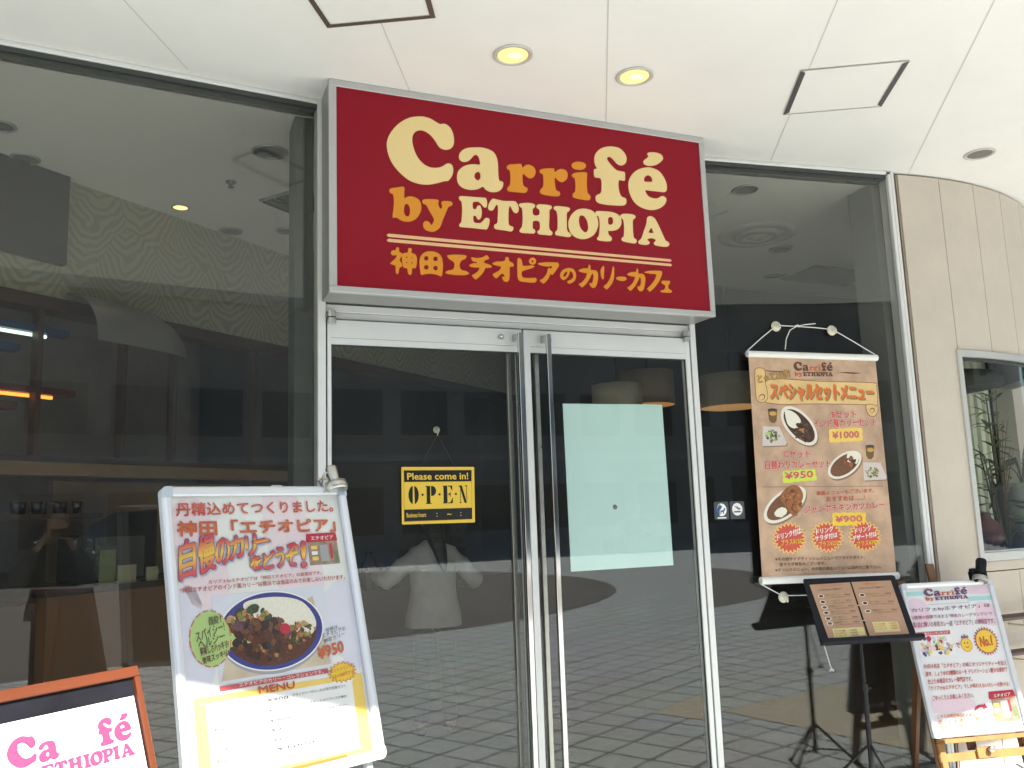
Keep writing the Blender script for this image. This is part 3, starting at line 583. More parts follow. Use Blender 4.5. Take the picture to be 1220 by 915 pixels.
# dark inner reveals next to the jambs
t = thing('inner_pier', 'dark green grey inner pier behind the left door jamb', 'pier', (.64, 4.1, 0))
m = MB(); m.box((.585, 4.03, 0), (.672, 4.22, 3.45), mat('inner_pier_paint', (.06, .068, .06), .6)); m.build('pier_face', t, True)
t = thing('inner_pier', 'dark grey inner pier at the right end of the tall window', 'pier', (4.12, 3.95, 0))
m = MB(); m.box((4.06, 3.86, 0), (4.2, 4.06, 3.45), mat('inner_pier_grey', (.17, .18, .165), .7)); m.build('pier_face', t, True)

# ---------------------------------------------------------------- round beige wall with its curved window
CX, CY, CR = 4.57, 6.105, 2.3667
def cp(a, r=CR, z=0.0): return (CX+r*math.sin(R(a)), CY-r*math.cos(R(a)), z)
def curved_slab(mb, a0, a1, z0, z1, r0, r1, m, step=1.5):
    n_ = max(1, math.ceil((a1-a0)/step)); vs_, fs = [], []
    for i in range(n_+1):
        a = a0+(a1-a0)*i/n_
        vs_ += [cp(a, r1, z0), cp(a, r1, z1), cp(a, r0, z1), cp(a, r0, z0)]
    for i in range(n_):
        for j in range(4): fs.append((i*4+j, i*4+(j+1) % 4, i*4+4+(j+1) % 4, i*4+4+j))
    fs += [(0, 3, 2, 1), (n_*4, n_*4+1, n_*4+2, n_*4+3)]
    mb.add(vs_, fs, m)
t = thing('curved_wall', 'round beige panelled wall curving away beside the tall window', 'wall', (CX, CY-CR, 0))
m = MB(); J = .12
WT, WB, WL = 2.404, 1.103, -2.3
tops = [-9.3, -1.75, 5.75, 13.25, 20.75, 28.25, 35.75, 43.25, 50.75, 58.25, 65.75]
for a, b in zip(tops[:-1], tops[1:]): curved_slab(m, a+J/2, b-J/2, WT if a > -5 else 0.0, ZC-.012, CR-.02, CR, CLAD)
curved_slab(m, tops[1]-.6, tops[1]-J/2, 0, WT-.002, CR-.02, CR-.0015, CLAD)
lows = [-1.75+J/2, 5.9, 13.4, 20.9, 28.4, 35.9, 43.4, 50.9, 58.4, 65.75]
for a, b in zip(lows[:-1], lows[1:]):
    curved_slab(m, a+J/2, b-J/2, 0, WB-.03, CR-.02, CR, CLAD); 
curved_slab(m, lows[0], lows[-1], WB-.024, WB+.03, CR-.02, CR-.002, CLAD)
curved_slab(m, -9.6, -9.3, 0, ZC-.012, CR-.10, CR-.004, mat('shaded_return_cladding', (.30, .235, .175), .8, vary=.08, scale=4))  # cladding colour darkened to paint the shade on the return
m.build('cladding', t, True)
m = MB(); BK = mat('joint_backing', (.12, .10, .08), .9)
curved_slab(m, -9.3, 65.6, WT+.02, ZC-.004, CR-.12, CR-.024, BK); curved_slab(m, -9.3, -1.8, .01, WT+.019, CR-.12, CR-.024, BK); curved_slab(m, -1.8, 65.6, .01, WB+.02, CR-.12, CR-.024, BK)
m.build('backing', t, True)
t = thing('curved_window', 'curved window with plants inside set in the round beige wall', 'window', cp(10))
m = MB(); FR = mat('window_frame_paint', (.56, .57, .55), .4, .3, vary=.03)
curved_slab(m, -2.18, -1.35, WB+.032, WT-.003, CR-.06, CR+.012, FR); curved_slab(m, -1.35, 50, WT-.045, WT-.004, CR-.06, CR+.011, FR)
curved_slab(m, -1.35, 50, WB+.033, WB+.082, CR-.06, CR+.011, FR); curved_slab(m, -1.35, 50, WT-.063, WT-.0455, CR-.04, CR-.006, GASKET); curved_slab(m, -1.35, 50, WB+.0825, WB+.093, CR-.04, CR-.004, ALU)
curved_slab(m, 50, 51, WB+.032, WT-.003, CR-.06, CR+.012, FR); m.build('window_frame', t, True)
m = MB(); curved_slab(m, -1.345, 50, WB+.088, WT-.05, CR-.028, CR-.02, GLASS_D); m.build('glass_pane', t, True)
for nm, z, lb in (('handrail', .825, 'upper dark brown handrail on the beige wall'), ('handrail', .629, 'lower dark brown handrail on the beige wall')):
    t = thing('handrail', lb, 'handrail', cp(10, CR+.1, z), 'handrails on the round wall')
    m = MB(); m.tube([cp(a, CR+.1, z) for a in [x*2-6 for x in range(34)]], .019, mat('brown_rail', (.075, .048, .036), .5, vary=.2), 12); m.build('rail', t, True)
    for a in (2.2, 24, 46):
        m = MB(); m.tube([cp(a, CR+.1, z-.015), cp(a, CR+.1, z-.055), cp(a, CR-.01, z-.055)], .006, STEEL, 8); m.build('bracket', t, True)

# ---------------------------------------------------------------- interior shell
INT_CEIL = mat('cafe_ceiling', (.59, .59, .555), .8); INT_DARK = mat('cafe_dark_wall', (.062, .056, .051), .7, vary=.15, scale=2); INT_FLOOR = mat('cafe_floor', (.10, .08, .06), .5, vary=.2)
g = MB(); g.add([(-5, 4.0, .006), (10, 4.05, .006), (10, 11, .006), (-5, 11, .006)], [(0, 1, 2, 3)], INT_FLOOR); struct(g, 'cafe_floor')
g = MB()
front = [(-5, 3.72), (-2.5, 3.74), (.60, 4.02), (2.74, 4.045), (4.10, 3.88)]+[cp(a, CR-.13)[:2] for a in range(-8, 62, 5)]+[(10, 5.3)]
for (xa, ya), (xb, yb) in zip(front[:-1], front[1:]): g.add([(xa, ya, 3.452), (xb, yb, 3.452), (xb, 6.18, 3.452), (xa, 6.18, 3.452)], [(0, 3, 2, 1)], INT_CEIL)
g.add([(-5, 6.18, 3.452), (1.0, 6.18, 3.452), (1.0, 11, 3.452), (-5, 11, 3.452)], [(0, 3, 2, 1)], INT_CEIL)
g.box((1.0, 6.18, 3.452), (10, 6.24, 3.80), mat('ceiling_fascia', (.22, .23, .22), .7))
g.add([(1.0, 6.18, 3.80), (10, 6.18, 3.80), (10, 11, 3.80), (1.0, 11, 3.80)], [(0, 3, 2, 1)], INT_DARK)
struct(g, 'cafe_ceiling')
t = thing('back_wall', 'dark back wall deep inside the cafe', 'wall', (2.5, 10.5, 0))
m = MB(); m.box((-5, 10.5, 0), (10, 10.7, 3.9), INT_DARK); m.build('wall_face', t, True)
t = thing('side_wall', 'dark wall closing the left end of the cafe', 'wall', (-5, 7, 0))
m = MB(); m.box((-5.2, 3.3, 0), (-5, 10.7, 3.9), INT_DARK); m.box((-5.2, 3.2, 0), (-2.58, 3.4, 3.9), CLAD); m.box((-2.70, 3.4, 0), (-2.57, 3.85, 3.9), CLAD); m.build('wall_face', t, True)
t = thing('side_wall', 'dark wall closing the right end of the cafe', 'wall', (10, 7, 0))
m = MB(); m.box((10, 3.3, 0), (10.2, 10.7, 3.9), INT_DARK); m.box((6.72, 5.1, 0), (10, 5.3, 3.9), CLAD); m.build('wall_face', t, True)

# ---------------------------------------------------------------- inside the cafe
WA = Vector((-.499, 5.221, 0)); WD = Vector((.784, .620, 0)).normalized(); WN = Vector((-WD.y, WD.x, 0))
WM = Matrix.Translation(WA) @ Matrix.Rotation(math.atan2(WD.y, WD.x), 4, 'Z')     # local x along the wall, y deeper, z up

def palm_material():
    m = bpy.data.materials.new('palm_wallpaper'); m.use_nodes = True
    n, l = m.node_tree.nodes, m.node_tree.links; b = n['Principled BSDF']
    tc = n.new('ShaderNodeTexCoord'); mp = n.new('ShaderNodeMapping'); mp.inputs['Scale'].default_value = (2.7, 0, 3.0)
    l.new(tc.outputs['Object'], mp.inputs['Vector'])
    v = n.new('ShaderNodeTexVoronoi'); v.voronoi_dimensions = '3D'; v.inputs['Scale'].default_value = 1.0; v.inputs['Randomness'].default_value = .7
    l.new(mp.outputs['Vector'], v.inputs['Vector'])
    sub = n.new('ShaderNodeVectorMath'); sub.operation = 'SUBTRACT'
    l.new(mp.outputs['Vector'], sub.inputs[0]); l.new(v.outputs['Position'], sub.inputs[1])
    sp = n.new('ShaderNodeSeparateXYZ'); l.new(sub.outputs['Vector'], sp.inputs[0])
    def M(op, a=None, bb=None, va=0, vb=0):
        k = n.new('ShaderNodeMath'); k.operation = op
        if a is not None: l.new(a, k.inputs[0])
        else: k.inputs[0].default_value = va
        if bb is not None: l.new(bb, k.inputs[1])
        else: k.inputs[1].default_value = vb
        return k.outputs[0]
    ax = M('ABSOLUTE', sp.outputs['X'])
    z2 = M('MULTIPLY', sp.outputs['Z'], None, vb=1.0)
    curve = M('MULTIPLY', ax, ax); curve = M('MULTIPLY', curve, None, vb=-1.3)
    s = M('ADD', z2, curve); s = M('SUBTRACT', s, M('MULTIPLY', ax, None, vb=.55))
    nz = n.new('ShaderNodeTexNoise'); nz.inputs['Scale'].default_value = 1.6; l.new(mp.outputs['Vector'], nz.inputs['Vector'])
    s = M('ADD', s, M('MULTIPLY', nz.outputs['Fac'], None, vb=.7))
    w_ = M('SINE', M('MULTIPLY', s, None, vb=34.0))
    r = n.new('ShaderNodeValToRGB'); r.color_ramp.elements[0].position = .35; r.color_ramp.elements[1].position = .6
    r.color_ramp.elements[0].color = (.245, .235, .17, 1); r.color_ramp.elements[1].color = (.325, .31, .225, 1)
    l.new(M('ADD', M('MULTIPLY', w_, None, vb=.5), None, vb=.5), r.inputs['Fac']); l.new(r.outputs['Color'], b.inputs['Base Color'])
    b.inputs['Roughness'].default_value = .8
    return m
PALM = palm_material()
TRIM_BR = mat('dark_brown_trim', (.060, .030, .018), .5, vary=.2, scale=5)
t = thing('palm_wall', 'wallpapered bulkhead with a grey green palm leaf pattern inside', 'wall', mtx=WM)
m = MB(); m.box((-1.55, 0, 2.76), (5.2, .12, 3.79), PALM); m.build('wallpaper', t)
m = MB(); m.box((-1.55, -.012, 2.69), (5.2, .14, 2.76), TRIM_BR); m.build('bottom_trim', t)
t = thing('ceiling_duct_box', 'dark brown boxed duct under the cafe ceiling far left', 'duct box', mtx=WM)
m = MB(); m.box((-1.7, -.06, 2.94), (-.02, -.015, 3.45), mat('duct_brown', (.018, .013, .010), .7, spec=.2)); m.build('casing', t)
t = thing('kitchen_wall', 'dim back wall of the open kitchen below the palm wallpaper', 'wall', mtx=WM)
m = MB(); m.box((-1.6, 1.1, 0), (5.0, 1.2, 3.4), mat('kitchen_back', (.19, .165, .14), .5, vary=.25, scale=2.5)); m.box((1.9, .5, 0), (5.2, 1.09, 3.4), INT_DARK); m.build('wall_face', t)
t = thing('tan_partition', 'tan brown partition behind the coffee machine under the timber screen', 'partition', mtx=WM)
m = MB(); m.box((.40, .62, 1.195), (1.95, .66, 1.80), mat('tan_partition', (.24, .16, .09), .6, vary=.15, scale=4)); m.build('panel', t)
t = thing('kitchen_screen', 'dark brown timber screen framing the open kitchen', 'screen', mtx=WM)
for x in (-.10, .42, .78, 1.45):
    m = MB(); m.box((x-.014, .01, 1.90), (x+.014, .07, 2.69), TRIM_BR); m.build('post', t)
m = MB(); m.box((-1.5, .0, 1.795), (1.9, .10, 1.865), mat('tan_rail', (.20, .135, .075), .5, vary=.15)); m.build('rail', t)
m = MB(); m.box((-1.5, .02, 1.865), (1.9, .08, 1.90), TRIM_BR); m.build('top_rail', t)
t = thing('service_counter', 'brown wooden service counter inside the left window', 'counter', mtx=WM)
m = MB(); m.box((-.02, -.02, 0), (2.3, .45, 1.16), mat('counter_brown', (.17, .085, .036), .45, vary=.15, scale=3, stretch=(1, 1, .2))); m.build('counter_front', t)
m = MB(); m.box((-1.6, .06, 0), (-.022, .45, 1.10), mat('counter_dark', (.045, .022, .016), .5)); m.build('side_front', t)
m = MB(); m.box((-.05, -.05, 1.16), (2.32, .5, 1.195), mat('counter_top', (.035, .022, .016), .35)); m.box((-1.6, .03, 1.10), (-.052, .5, 1.13), TRIM_BR); m.build('counter_top', t)
t = thing('steel_hood', 'curved stainless steel kitchen hood shining beside the palm wallpaper', 'hood', mtx=WM)
m = MB(); prof = [(-.30*math.sin(R(a)), 2.50+.30*math.cos(R(a))) for a in range(0, 91, 9)]
n_ = len(prof); xs = [.02, .25, .5, .62, .70]; sc = [1, .99, .92, .8, .6]
vs_ = [(x, .0+p[0]*s_, 2.50+(p[1]-2.50)*s_) for x, s_ in zip(xs, sc) for p in prof]
m.add(vs_, [(i*n_+j, i*n_+j+1, (i+1)*n_+j+1, (i+1)*n_+j) for i in range(len(xs)-1) for j in range(n_-1)], mat('hood_steel', (.36, .345, .335), .32, .6), smooth=True); m.build('hood_shell', t)
def strip(lb, x0, x1, y, z, m_, nm='strip_light'):
    t = thing(nm, lb, 'strip light', mtx=WM @ Matrix.Translation((x0, y, z)))
    a = MB(); a.box((0, .0, .012), (x1-x0+.12, .08, .05), mat('lamp_housing_blue', (.03, .05, .12), .4) if 'white' in lb else mat('lamp_housing_brown', (.09, .03, .015), .4)); a.build('housing', t)
    a = MB(); a.tube([(0, .03, 0), (x1-x0, .03, 0)], .0095, m_, 10); a.build('tube', t)
strip('white fluorescent strip light high in the kitchen, longer one', -.9, -.03, .05, 2.555, emit('cool_tube', (.72, 1.0, .82), .85))
strip('white fluorescent strip light in the kitchen, short lower one', -.9, -.30, .06, 2.44, emit('cool_tube', (.72, 1.0, .82), .85))
ORL = emit('orange_tube', (1.0, .27, .04), 1.2)
strip('glowing orange heat lamp strip over the kitchen pass', -.9, .02, .05, 2.222, ORL, 'heat_lamp')
strip('short glowing orange heat lamp strip below the longer one', -.9, -.30, .06, 2.13, ORL, 'heat_lamp')
# things on and behind the counter
t = thing('coffee_machine', 'black arched coffee machine on the wooden counter', 'coffee machine', mtx=WM @ Matrix.Translation((.52, .2, 1.195)))
m = MB(); arch = [(-.24, 0), (-.22, .2), (-.14, .34), (0, .40), (.3, .42), (.3, 0)]; inn = [(-.14, .0), (-.12, .17), (-.05, .26), (.05, .30), (.2, .30), (.2, 0)]
m.flat([arch], 0, BLACK, .0); m.box((-.22, .005, 0), (.3, .22, .28), BLACK, .02); m.box((-.12, -.02, .02), (.2, -.001, .26), mat('machine_panel', (.06, .065, .06), .3)); m.build('body', t)
def card(lb, x, y, w_, h_, c, cn, z=1.195):
    t = thing('counter_card', lb, 'card', mtx=WM @ Matrix.Translation((x, y, z)))
    m = MB(); m.box((-w_/2, -.004, 0), (w_/2, .004, h_), mat(cn, c, .6)); m.build('card_face', t)
    m = MB(); m.box((-w_/2, -.0, 0), (w_/2, .05, .006), BLACK); m.build('card_foot', t)
card('small yellowish card standing on the wooden counter', .45, -.02, .12, .10, (.30, .29, .19), 'card_yellow')
card('second small pale card at the right of the counter', .62, -.02, .08, .08, (.33, .32, .20), 'card_pale')
card('green and yellow leaflet box beside the coffee machine', .34, -.0, .10, .19, (.16, .19, .08), 'card_green')
t = thing('wall_shelf', 'dark shelf of black glossy cups above the counter', 'shelf', mtx=WM @ Matrix.Translation((.05, .35, 1.60)))
m = MB(); m.box((-.45, 0, -.03), (.5, .22, 0), TRIM_BR); m.build('board', t)
for i in range(7):
    k = thing('black_cup', 'glossy black cup in the row on the dark shelf', 'cup', group='black cups on the shelf', mtx=WM @ Matrix.Translation((.04+i*.062, .40+.05*(i % 2), 1.60)))
    m = MB(); m.lathe([(.0, 0), (.022, 0), (.028, .05), (.03, .07), (.026, .07), (.02, .01), (0, .01)], mat('cup_black', (.02, .02, .022), .15), 14); m.build('cup_body', k)
t = thing('banquette_counter', 'dark counter along the wall behind the woman in white', 'counter', mtx=WM @ Matrix.Translation((2.9, -.12, 0)))
m = MB(); m.box((-.55, 0, 0), (1.9, .4, .92), mat('counter_dark', (.045, .022, .016), .5)); m.build('front', t)
m = MB(); m.box((-.58, -.03, .92), (1.92, .42, .95), TRIM_BR); m.build('top', t)
for i, (dx, h, c) in enumerate([(-.4, .22, (.12, .05, .02)), (-.15, .30, (.02, .02, .022)), (.05, .18, (.09, .04, .02)), (.55, .26, (.03, .03, .033)), (.75, .34, (.05, .03, .02))]):
    k = thing('counter_jar', ('brown squat jar', 'tall black flask', 'small brown jar', 'dark round canister', 'tall brown bottle')[i]+' on the dark counter behind the woman', 'jar', mtx=WM @ Matrix.Translation((2.9+dx, .08, .95)))
    m = MB(); m.lathe([(0, 0), (.06, 0), (.065, h*.1), (.062, h*.7), (.03, h*.85), (.03, h), (0, h)], mat('jar%d' % i, c, .25), 18); m.build('jar_body', k)

# ceiling fittings seen through the glass
for x, y, r, lit, lb in [(-.737, 4.574, .075, 3, 'dim recessed downlight inside cut by the left picture edge'), (-.676, 4.962, .075, 3, 'dim recessed downlight inside near the brown duct box'),
                         (.523, 4.487, .095, 3, 'wide dim recessed downlight inside near the sign'), (.105, 5.484, .055, 2, 'small lit orange downlight inside beside the palm wallpaper'),
                         (.43, 5.851, .08, 3, 'dim recessed downlight inside just above the palm wallpaper edge'), (.78, 5.75, .07, 3, 'dim recessed downlight inside behind the slotted vent'),
                         (3.35, 4.171, .085, 3, 'dim downlight behind the tall right window nearest the glass'), (4.407, 5.126, .09, 3, 'dim downlight behind the round air diffuser'),
                         (4.852, 5.754, .10, 3, 'dim downlight close to the far edge of the cafe ceiling'), (4.95, 4.743, .12, 3, 'dim wide downlight at the right of the round air diffuser')]:
    downlight(x, y, r, lit, lb, 3.452, True, 'downlights in the cafe ceiling')
downlight(3.9, 6.9, .07, 2, 'tiny lit downlight in the dark ceiling behind the banner', 3.80, True, 'downlights in the cafe ceiling')
t = thing('sprinkler_head', 'tiny dark sprinkler head in the cafe ceiling', 'sprinkler', (.362, 4.977, 3.452))
m = MB(); m.lathe([(.03, 0), (.03, -.006), (.012, -.01), (.01, -.03), (.018, -.034), (0, -.036)], mat('sprinkler_metal', (.08, .08, .08), .4, .5), 16); m.build('head_body', t)
t = thing('ceiling_vent', 'dark slotted square vent in the cafe ceiling left of the sign', 'vent', mtx=Matrix.Translation((.78, 5.18, 3.452)) @ Matrix.Rotation(R(38), 4, 'Z'))
m = MB(); m.box((-.17, -.17, -.012), (.17, .17, -.002), mat('vent_grey', (.20, .20, .185), .6)); m.build('frame', t)
m = MB()
for i in range(9): m.box((-.15, -.15+i*.036, -.022), (.15, -.132+i*.036, -.0125), mat('vent_dark', (.03, .03, .03), .7))
m.build('slats', t)
t = thing('air_diffuser', 'round white ringed air diffuser in the cafe ceiling', 'air diffuser', (3.989, 4.875, 3.452))
m = MB(); m.lathe([(.28, -.001), (.275, -.014), (.20, -.02), (.185, .0)], mat('diffuser_paint', (.46, .46, .42), .6), 40); m.build('outer_ring', t)
m = MB(); m.lathe([(.17, -.006), (.165, -.024), (.10, -.032), (.095, -.012), (.08, -.018), (.04, -.042), (0, -.044)], mat('diffuser_paint2', (.40, .40, .37), .6), 40); m.build('cone', t)
t = thing('ceiling_vent', 'dark flat square grille at the far right of the cafe ceiling', 'vent', (5.35, 5.62, 3.452))
m = MB(); m.box((-.36, -.22, -.012), (.36, .22, -.003), mat('vent_dark', (.03, .03, .03), .7)); m.build('grille', t)
# pendant lamps
SHADE = mat('shade_fabric', (.50, .46, .34), .85, vary=.05, scale=30); SHADE2 = mat('shade_tan', (.36, .28, .18), .85, vary=.05, scale=30)
def pendant(x, y, zt, r, h, mm, lb):
    t = thing('pendant_lamp', lb, 'pendant lamp', (x, y, zt), 'drum pendant lamps')
    m = MB(); m.lathe([(r*.985, -h), (r, -h), (r, 0), (r*.985, 0), (r*.98, -h+.002)], mm, 40); m.build('lamp_shade', t)
    m = MB(); m.lathe([(r*.975, -.02), (0, -.02)], mm, 40); m.build('shade_top', t)
    m = MB(); m.lathe([(0, -h*.35), (.05, -h*.42), (.07, -h*.6), (.05, -h*.76), (0, -h*.8)], emit('dim_bulb', (1.0, .55, .2), .55), 18); m.build('bulb', t)
    m = MB(); m.tube([(0, 0, -.02), (0, 0, 3.8-zt)], .006, BLACK, 6); m.build('cord', t)
    l = bpy.data.lights.new('pendant_glow', 'POINT'); l.energy = .9; l.color = (1, .6, .28); l.shadow_soft_size = .07
    lo = bpy.data.objects.new('pendant_glow', l); col.objects.link(lo); lo.parent = t; lo.location = (0, 0, -h*.9)
pendant(4.95, 6.6, 2.72, .29, .30, SHADE, 'big cream drum pendant lamp seen left of the banner')
pendant(3.74, 6.6, 2.60, .22, .27, SHADE, 'cream drum pendant lamp above the turquoise sheet')
pendant(4.30, 7.0, 2.80, .25, .32, SHADE2, 'tan drum pendant lamp half hidden behind the cream one')

# planting behind the curved window
t = thing('dark_column', 'dark round column with a wide disc top behind the curved window', 'column', (4.98, 4.52, 0))
m = MB(); m.lathe([(.27, 0), (.27, 2.26)], mat('column_dark', (.045, .042, .036), .6), 40); m.build('shaft', t)
m = MB(); m.lathe([(.0, 2.27), (.55, 2.27), (.55, 2.34), (0, 2.34)], mat('disc_olive', (.03, .032, .018), .8, spec=.1), 48); m.build('disc_top', t)
t = thing('plant_wall', 'pale green panelled wall behind the plants in the curved window', 'wall', (6.1, 5.1, 0))
m = MB(); m.add([(5.42, 4.78, .9), (6.75, 5.35, .9), (6.75, 5.35, 2.9), (5.42, 4.78, 2.9)], [(0, 1, 2, 3)], mat('pale_green_wall', (.74, .80, .58), .7, vary=.15, scale=2))
for i in range(6):
    x = 5.56+i*.19; y = 4.78+(x-5.42)*.4286
    m.box((x, y-.045, .9), (x+.045, y-.008, 2.88), mat('pale_slat', (.78, .80, .64), .6))
m.build('panelling', t, True)
t = thing('plant_bed', 'dark shelf carrying the plants behind the curved window', 'shelf', (5.6, 4.9, 1.0))
m = MB(); curved_slab(m, 2, 44, 1.0, 1.16, 1.55, 2.27, mat('plant_bed_dark', (.07, .065, .055), .7)); m.build('bed', t, True)
t = thing('grey_planter', 'pale grey ribbed planter at the right of the curved window', 'planter', (5.55, 4.22, 1.16))
m = MB(); m.lathe([(0, 0), (.16, 0), (.19, .42), (.20, .44), (.17, .44), (.15, .05)], mat('planter_grey', (.34, .35, .29), .7, vary=.2, scale=12), 26); m.build('pot', t)
t = thing('wine_jar', 'round maroon jar standing low behind the curved window', 'jar', (4.86, 4.0, 1.16))
m = MB(); m.lathe([(0, 0), (.07, 0), (.12, .09), (.10, .18), (.05, .22), (.05, .25), (0, .25)], mat('jar_maroon', (.10, .03, .025), .3), 22); m.build('jar_body', t)
LEAFM = [mat('leaf_a', (.10, .19, .05), .5), mat('leaf_b', (.17, .23, .06), .5), mat('leaf_c', (.04, .075, .03), .5)]
def leaf(mb, base, az, el, L_, W_, droop, m_):
    d = Vector((math.cos(az)*math.cos(el), math.sin(az)*math.cos(el), math.sin(el))); side = Vector((-math.sin(az), math.cos(az), 0))
    vs_, fs = [], []; p = Vector(base); n_ = 6
    for i in range(n_+1):
        f = i/n_; wv = W_*math.sin(math.pi*min(1, f*.93+.06))
        up = side.cross(d)
        vs_ += [p-side*wv+up*wv*.3, p.copy(), p+side*wv+up*wv*.3]
        p = p+d*(L_/n_); d = (d+Vector((0, 0, -droop/n_))).normalized()
    for i in range(n_):
        for j in range(2): fs.append((i*3+j, i*3+j+1, i*3+3+j+1, i*3+3+j))
    mb.add(vs_, fs, m_, smooth=True)
def plant(lb, x, y, z, kind, seed):
    rnd = random.Random(seed); t = thing('potted_plant', lb, 'plant', (x, y, z))
    st, fo = MB(), MB()
    if kind == 'bamboo':
        for i in range(4):
            dx, dy = rnd.uniform(-.06, .06), rnd.uniform(-.05, .05); h = rnd.uniform(.45, .72)
            st.tube([(dx*.4, dy*.4, 0), (dx, dy, h*.6), (dx*1.6, dy*1.6, h)], [.008, .007, .004], mat('cane', (.16, .17, .07), .5), 7)
            for j in range(7): leaf(fo, (dx*1.2, dy*1.2, h*rnd.uniform(.35, 1)), rnd.uniform(0, 6.28), rnd.uniform(.1, 1.1), rnd.uniform(.10, .2), .018, 1.2, rnd.choice(LEAFM))
    elif kind == 'broad':
        for i in range(11):
            a = rnd.uniform(0, 6.28); L_ = rnd.uniform(.10, .22); b = (math.cos(a)*L_*.3, math.sin(a)*L_*.3, rnd.uniform(.12, .32))
            st.tube([(0, 0, 0), (b[0]*.5, b[1]*.5, b[2]*.7), b], .004, mat('cane', (.16, .17, .07), .5), 6)
            leaf(fo, b, a, rnd.uniform(-.1, .5), L_, .05, .9, rnd.choice(LEAFM))
    else:
        for i in range(7):
            a = rnd.uniform(0, 6.28); h = rnd.uniform(.5, .85)
            st.tube([(0, 0, 0), (math.cos(a)*.05, math.sin(a)*.05, h*.6), (math.cos(a)*.14, math.sin(a)*.14, h)], [.004, .003, .002], mat('dry_stem', (.20, .13, .07), .7), 6)
            for j in range(4): leaf(fo, (math.cos(a)*.09, math.sin(a)*.09, h*rnd.uniform(.5, 1)), rnd.uniform(0, 6.28), .7, .05, .008, .5, mat('dry_leaf', (.22, .13, .08), .7))
    st.build('stems', t); fo.build('foliage', t)
plant('tall slim bamboo like plant behind the curved window', 5.36, 4.26, 1.16, 'bamboo', 1)
plant('broad leaved dark plant low behind the curved window', 5.10, 4.03, 1.16, 'broad', 2)
plant('dry reddish twigs rising behind the curved window', 5.20, 4.12, 1.18, 'twig', 3)
plant('bright green plant growing in the grey planter', 5.55, 4.22, 1.58, 'broad', 4)
plant('green climbing plant high at the right of the curved window', 5.48, 4.35, 1.55, 'bamboo', 5)

# ---------------------------------------------------------------- inks for everything printed
INK = {}
for k, v in dict(red=(.52, .075, .045), redor=(.55, .12, .04), redt=(.48, .07, .06), dark=(.05, .045, .05), white=(.85, .83, .8), dkgreen=(.10, .12, .04), brown=(.12, .045, .025),
    gold=(.55, .33, .07), orange=(.68, .16, .03), rw=(.58, .085, .06), pinkred=(.56, .12, .16), yellow=(.82, .55, .05), plum=(.16, .06, .14), plumr=(.32, .10, .16), paper=(.80, .80, .78), green=(.42, .58, .20),
    dgreen=(.16, .2, .09), blue=(.045, .05, .24), purple=(.14, .06, .20), pink=(.80, .52, .62), teal=(.38, .66, .66), lilac=(.58, .55, .72), yel=(.82, .58, .13), redbar=(.50, .09, .10), shadow=(.42, .42, .50),
    tan=(.72, .48, .24), magenta=(.20, .038, .118), crimson=(.50, .02, .05), lime=(.60, .72, .06), grey=(.35, .35, .36)).items():
    INK[k] = mat('ink_'+k, v, .55)
def fire_material():
    m = bpy.data.materials.new('ink_fire'); m.use_nodes = True
    n, l = m.node_tree.nodes, m.node_tree.links
    u = n.new('ShaderNodeUVMap'); s = n.new('ShaderNodeSeparateXYZ'); r = n.new('ShaderNodeValToRGB')
    e = r.color_ramp.elements; e[0].position = .12; e[1].position = .92; e[0].color = (.66, .09, .08, 1); e[1].color = (.60, .06, .07, 1); k = e.new(.5); k.color = (.85, .55, .06, 1)
    l.new(u.outputs[0], s.inputs[0]); l.new(s.outputs['Y'], r.inputs['Fac']); l.new(r.outputs['Color'], n['Principled BSDF'].inputs['Base Color'])
    n['Principled BSDF'].inputs['Roughness'].default_value = .55
    return m
INK['fire'] = fire_material()
def styled(mb, item, y=-.0014):
    body, BL, BR, TL, st, b = item
    H = math.hypot(TL[0]-BL[0], TL[1]-BL[1])
    if st == 'rw':
        text(mb, body, BL, BR, TL, INK['white'], 4, y+.0006, H*.075); text(mb, body, BL, BR, TL, INK['rw'], 4, y, H*.04)
    elif st == 'orange' and b == 3:
        text(mb, body, BL, BR, TL, INK['dgreen'], 3, y+.0006, H*.05, (.006, -.006)); text(mb, body, BL, BR, TL, INK['orange'], b, y)
    elif st == 'gold':
        text(mb, body, BL, BR, TL, INK['brown'], 4, y+.0006, H*.07); text(mb, body, BL, BR, TL, INK['gold'], 3, y, H*.03)
    elif st == 'fire':
        text(mb, body, BL, BR, TL, INK['shadow'], 4, y+.0009, .0042, (.004, -.004)); text(mb, body, BL, BR, TL, INK['purple'], 4, y+.0005, .0042); text(mb, body, BL, BR, TL, INK['fire'], 3, y, .0022)
    else: text(mb, body, BL, BR, TL, INK[st], b, y)

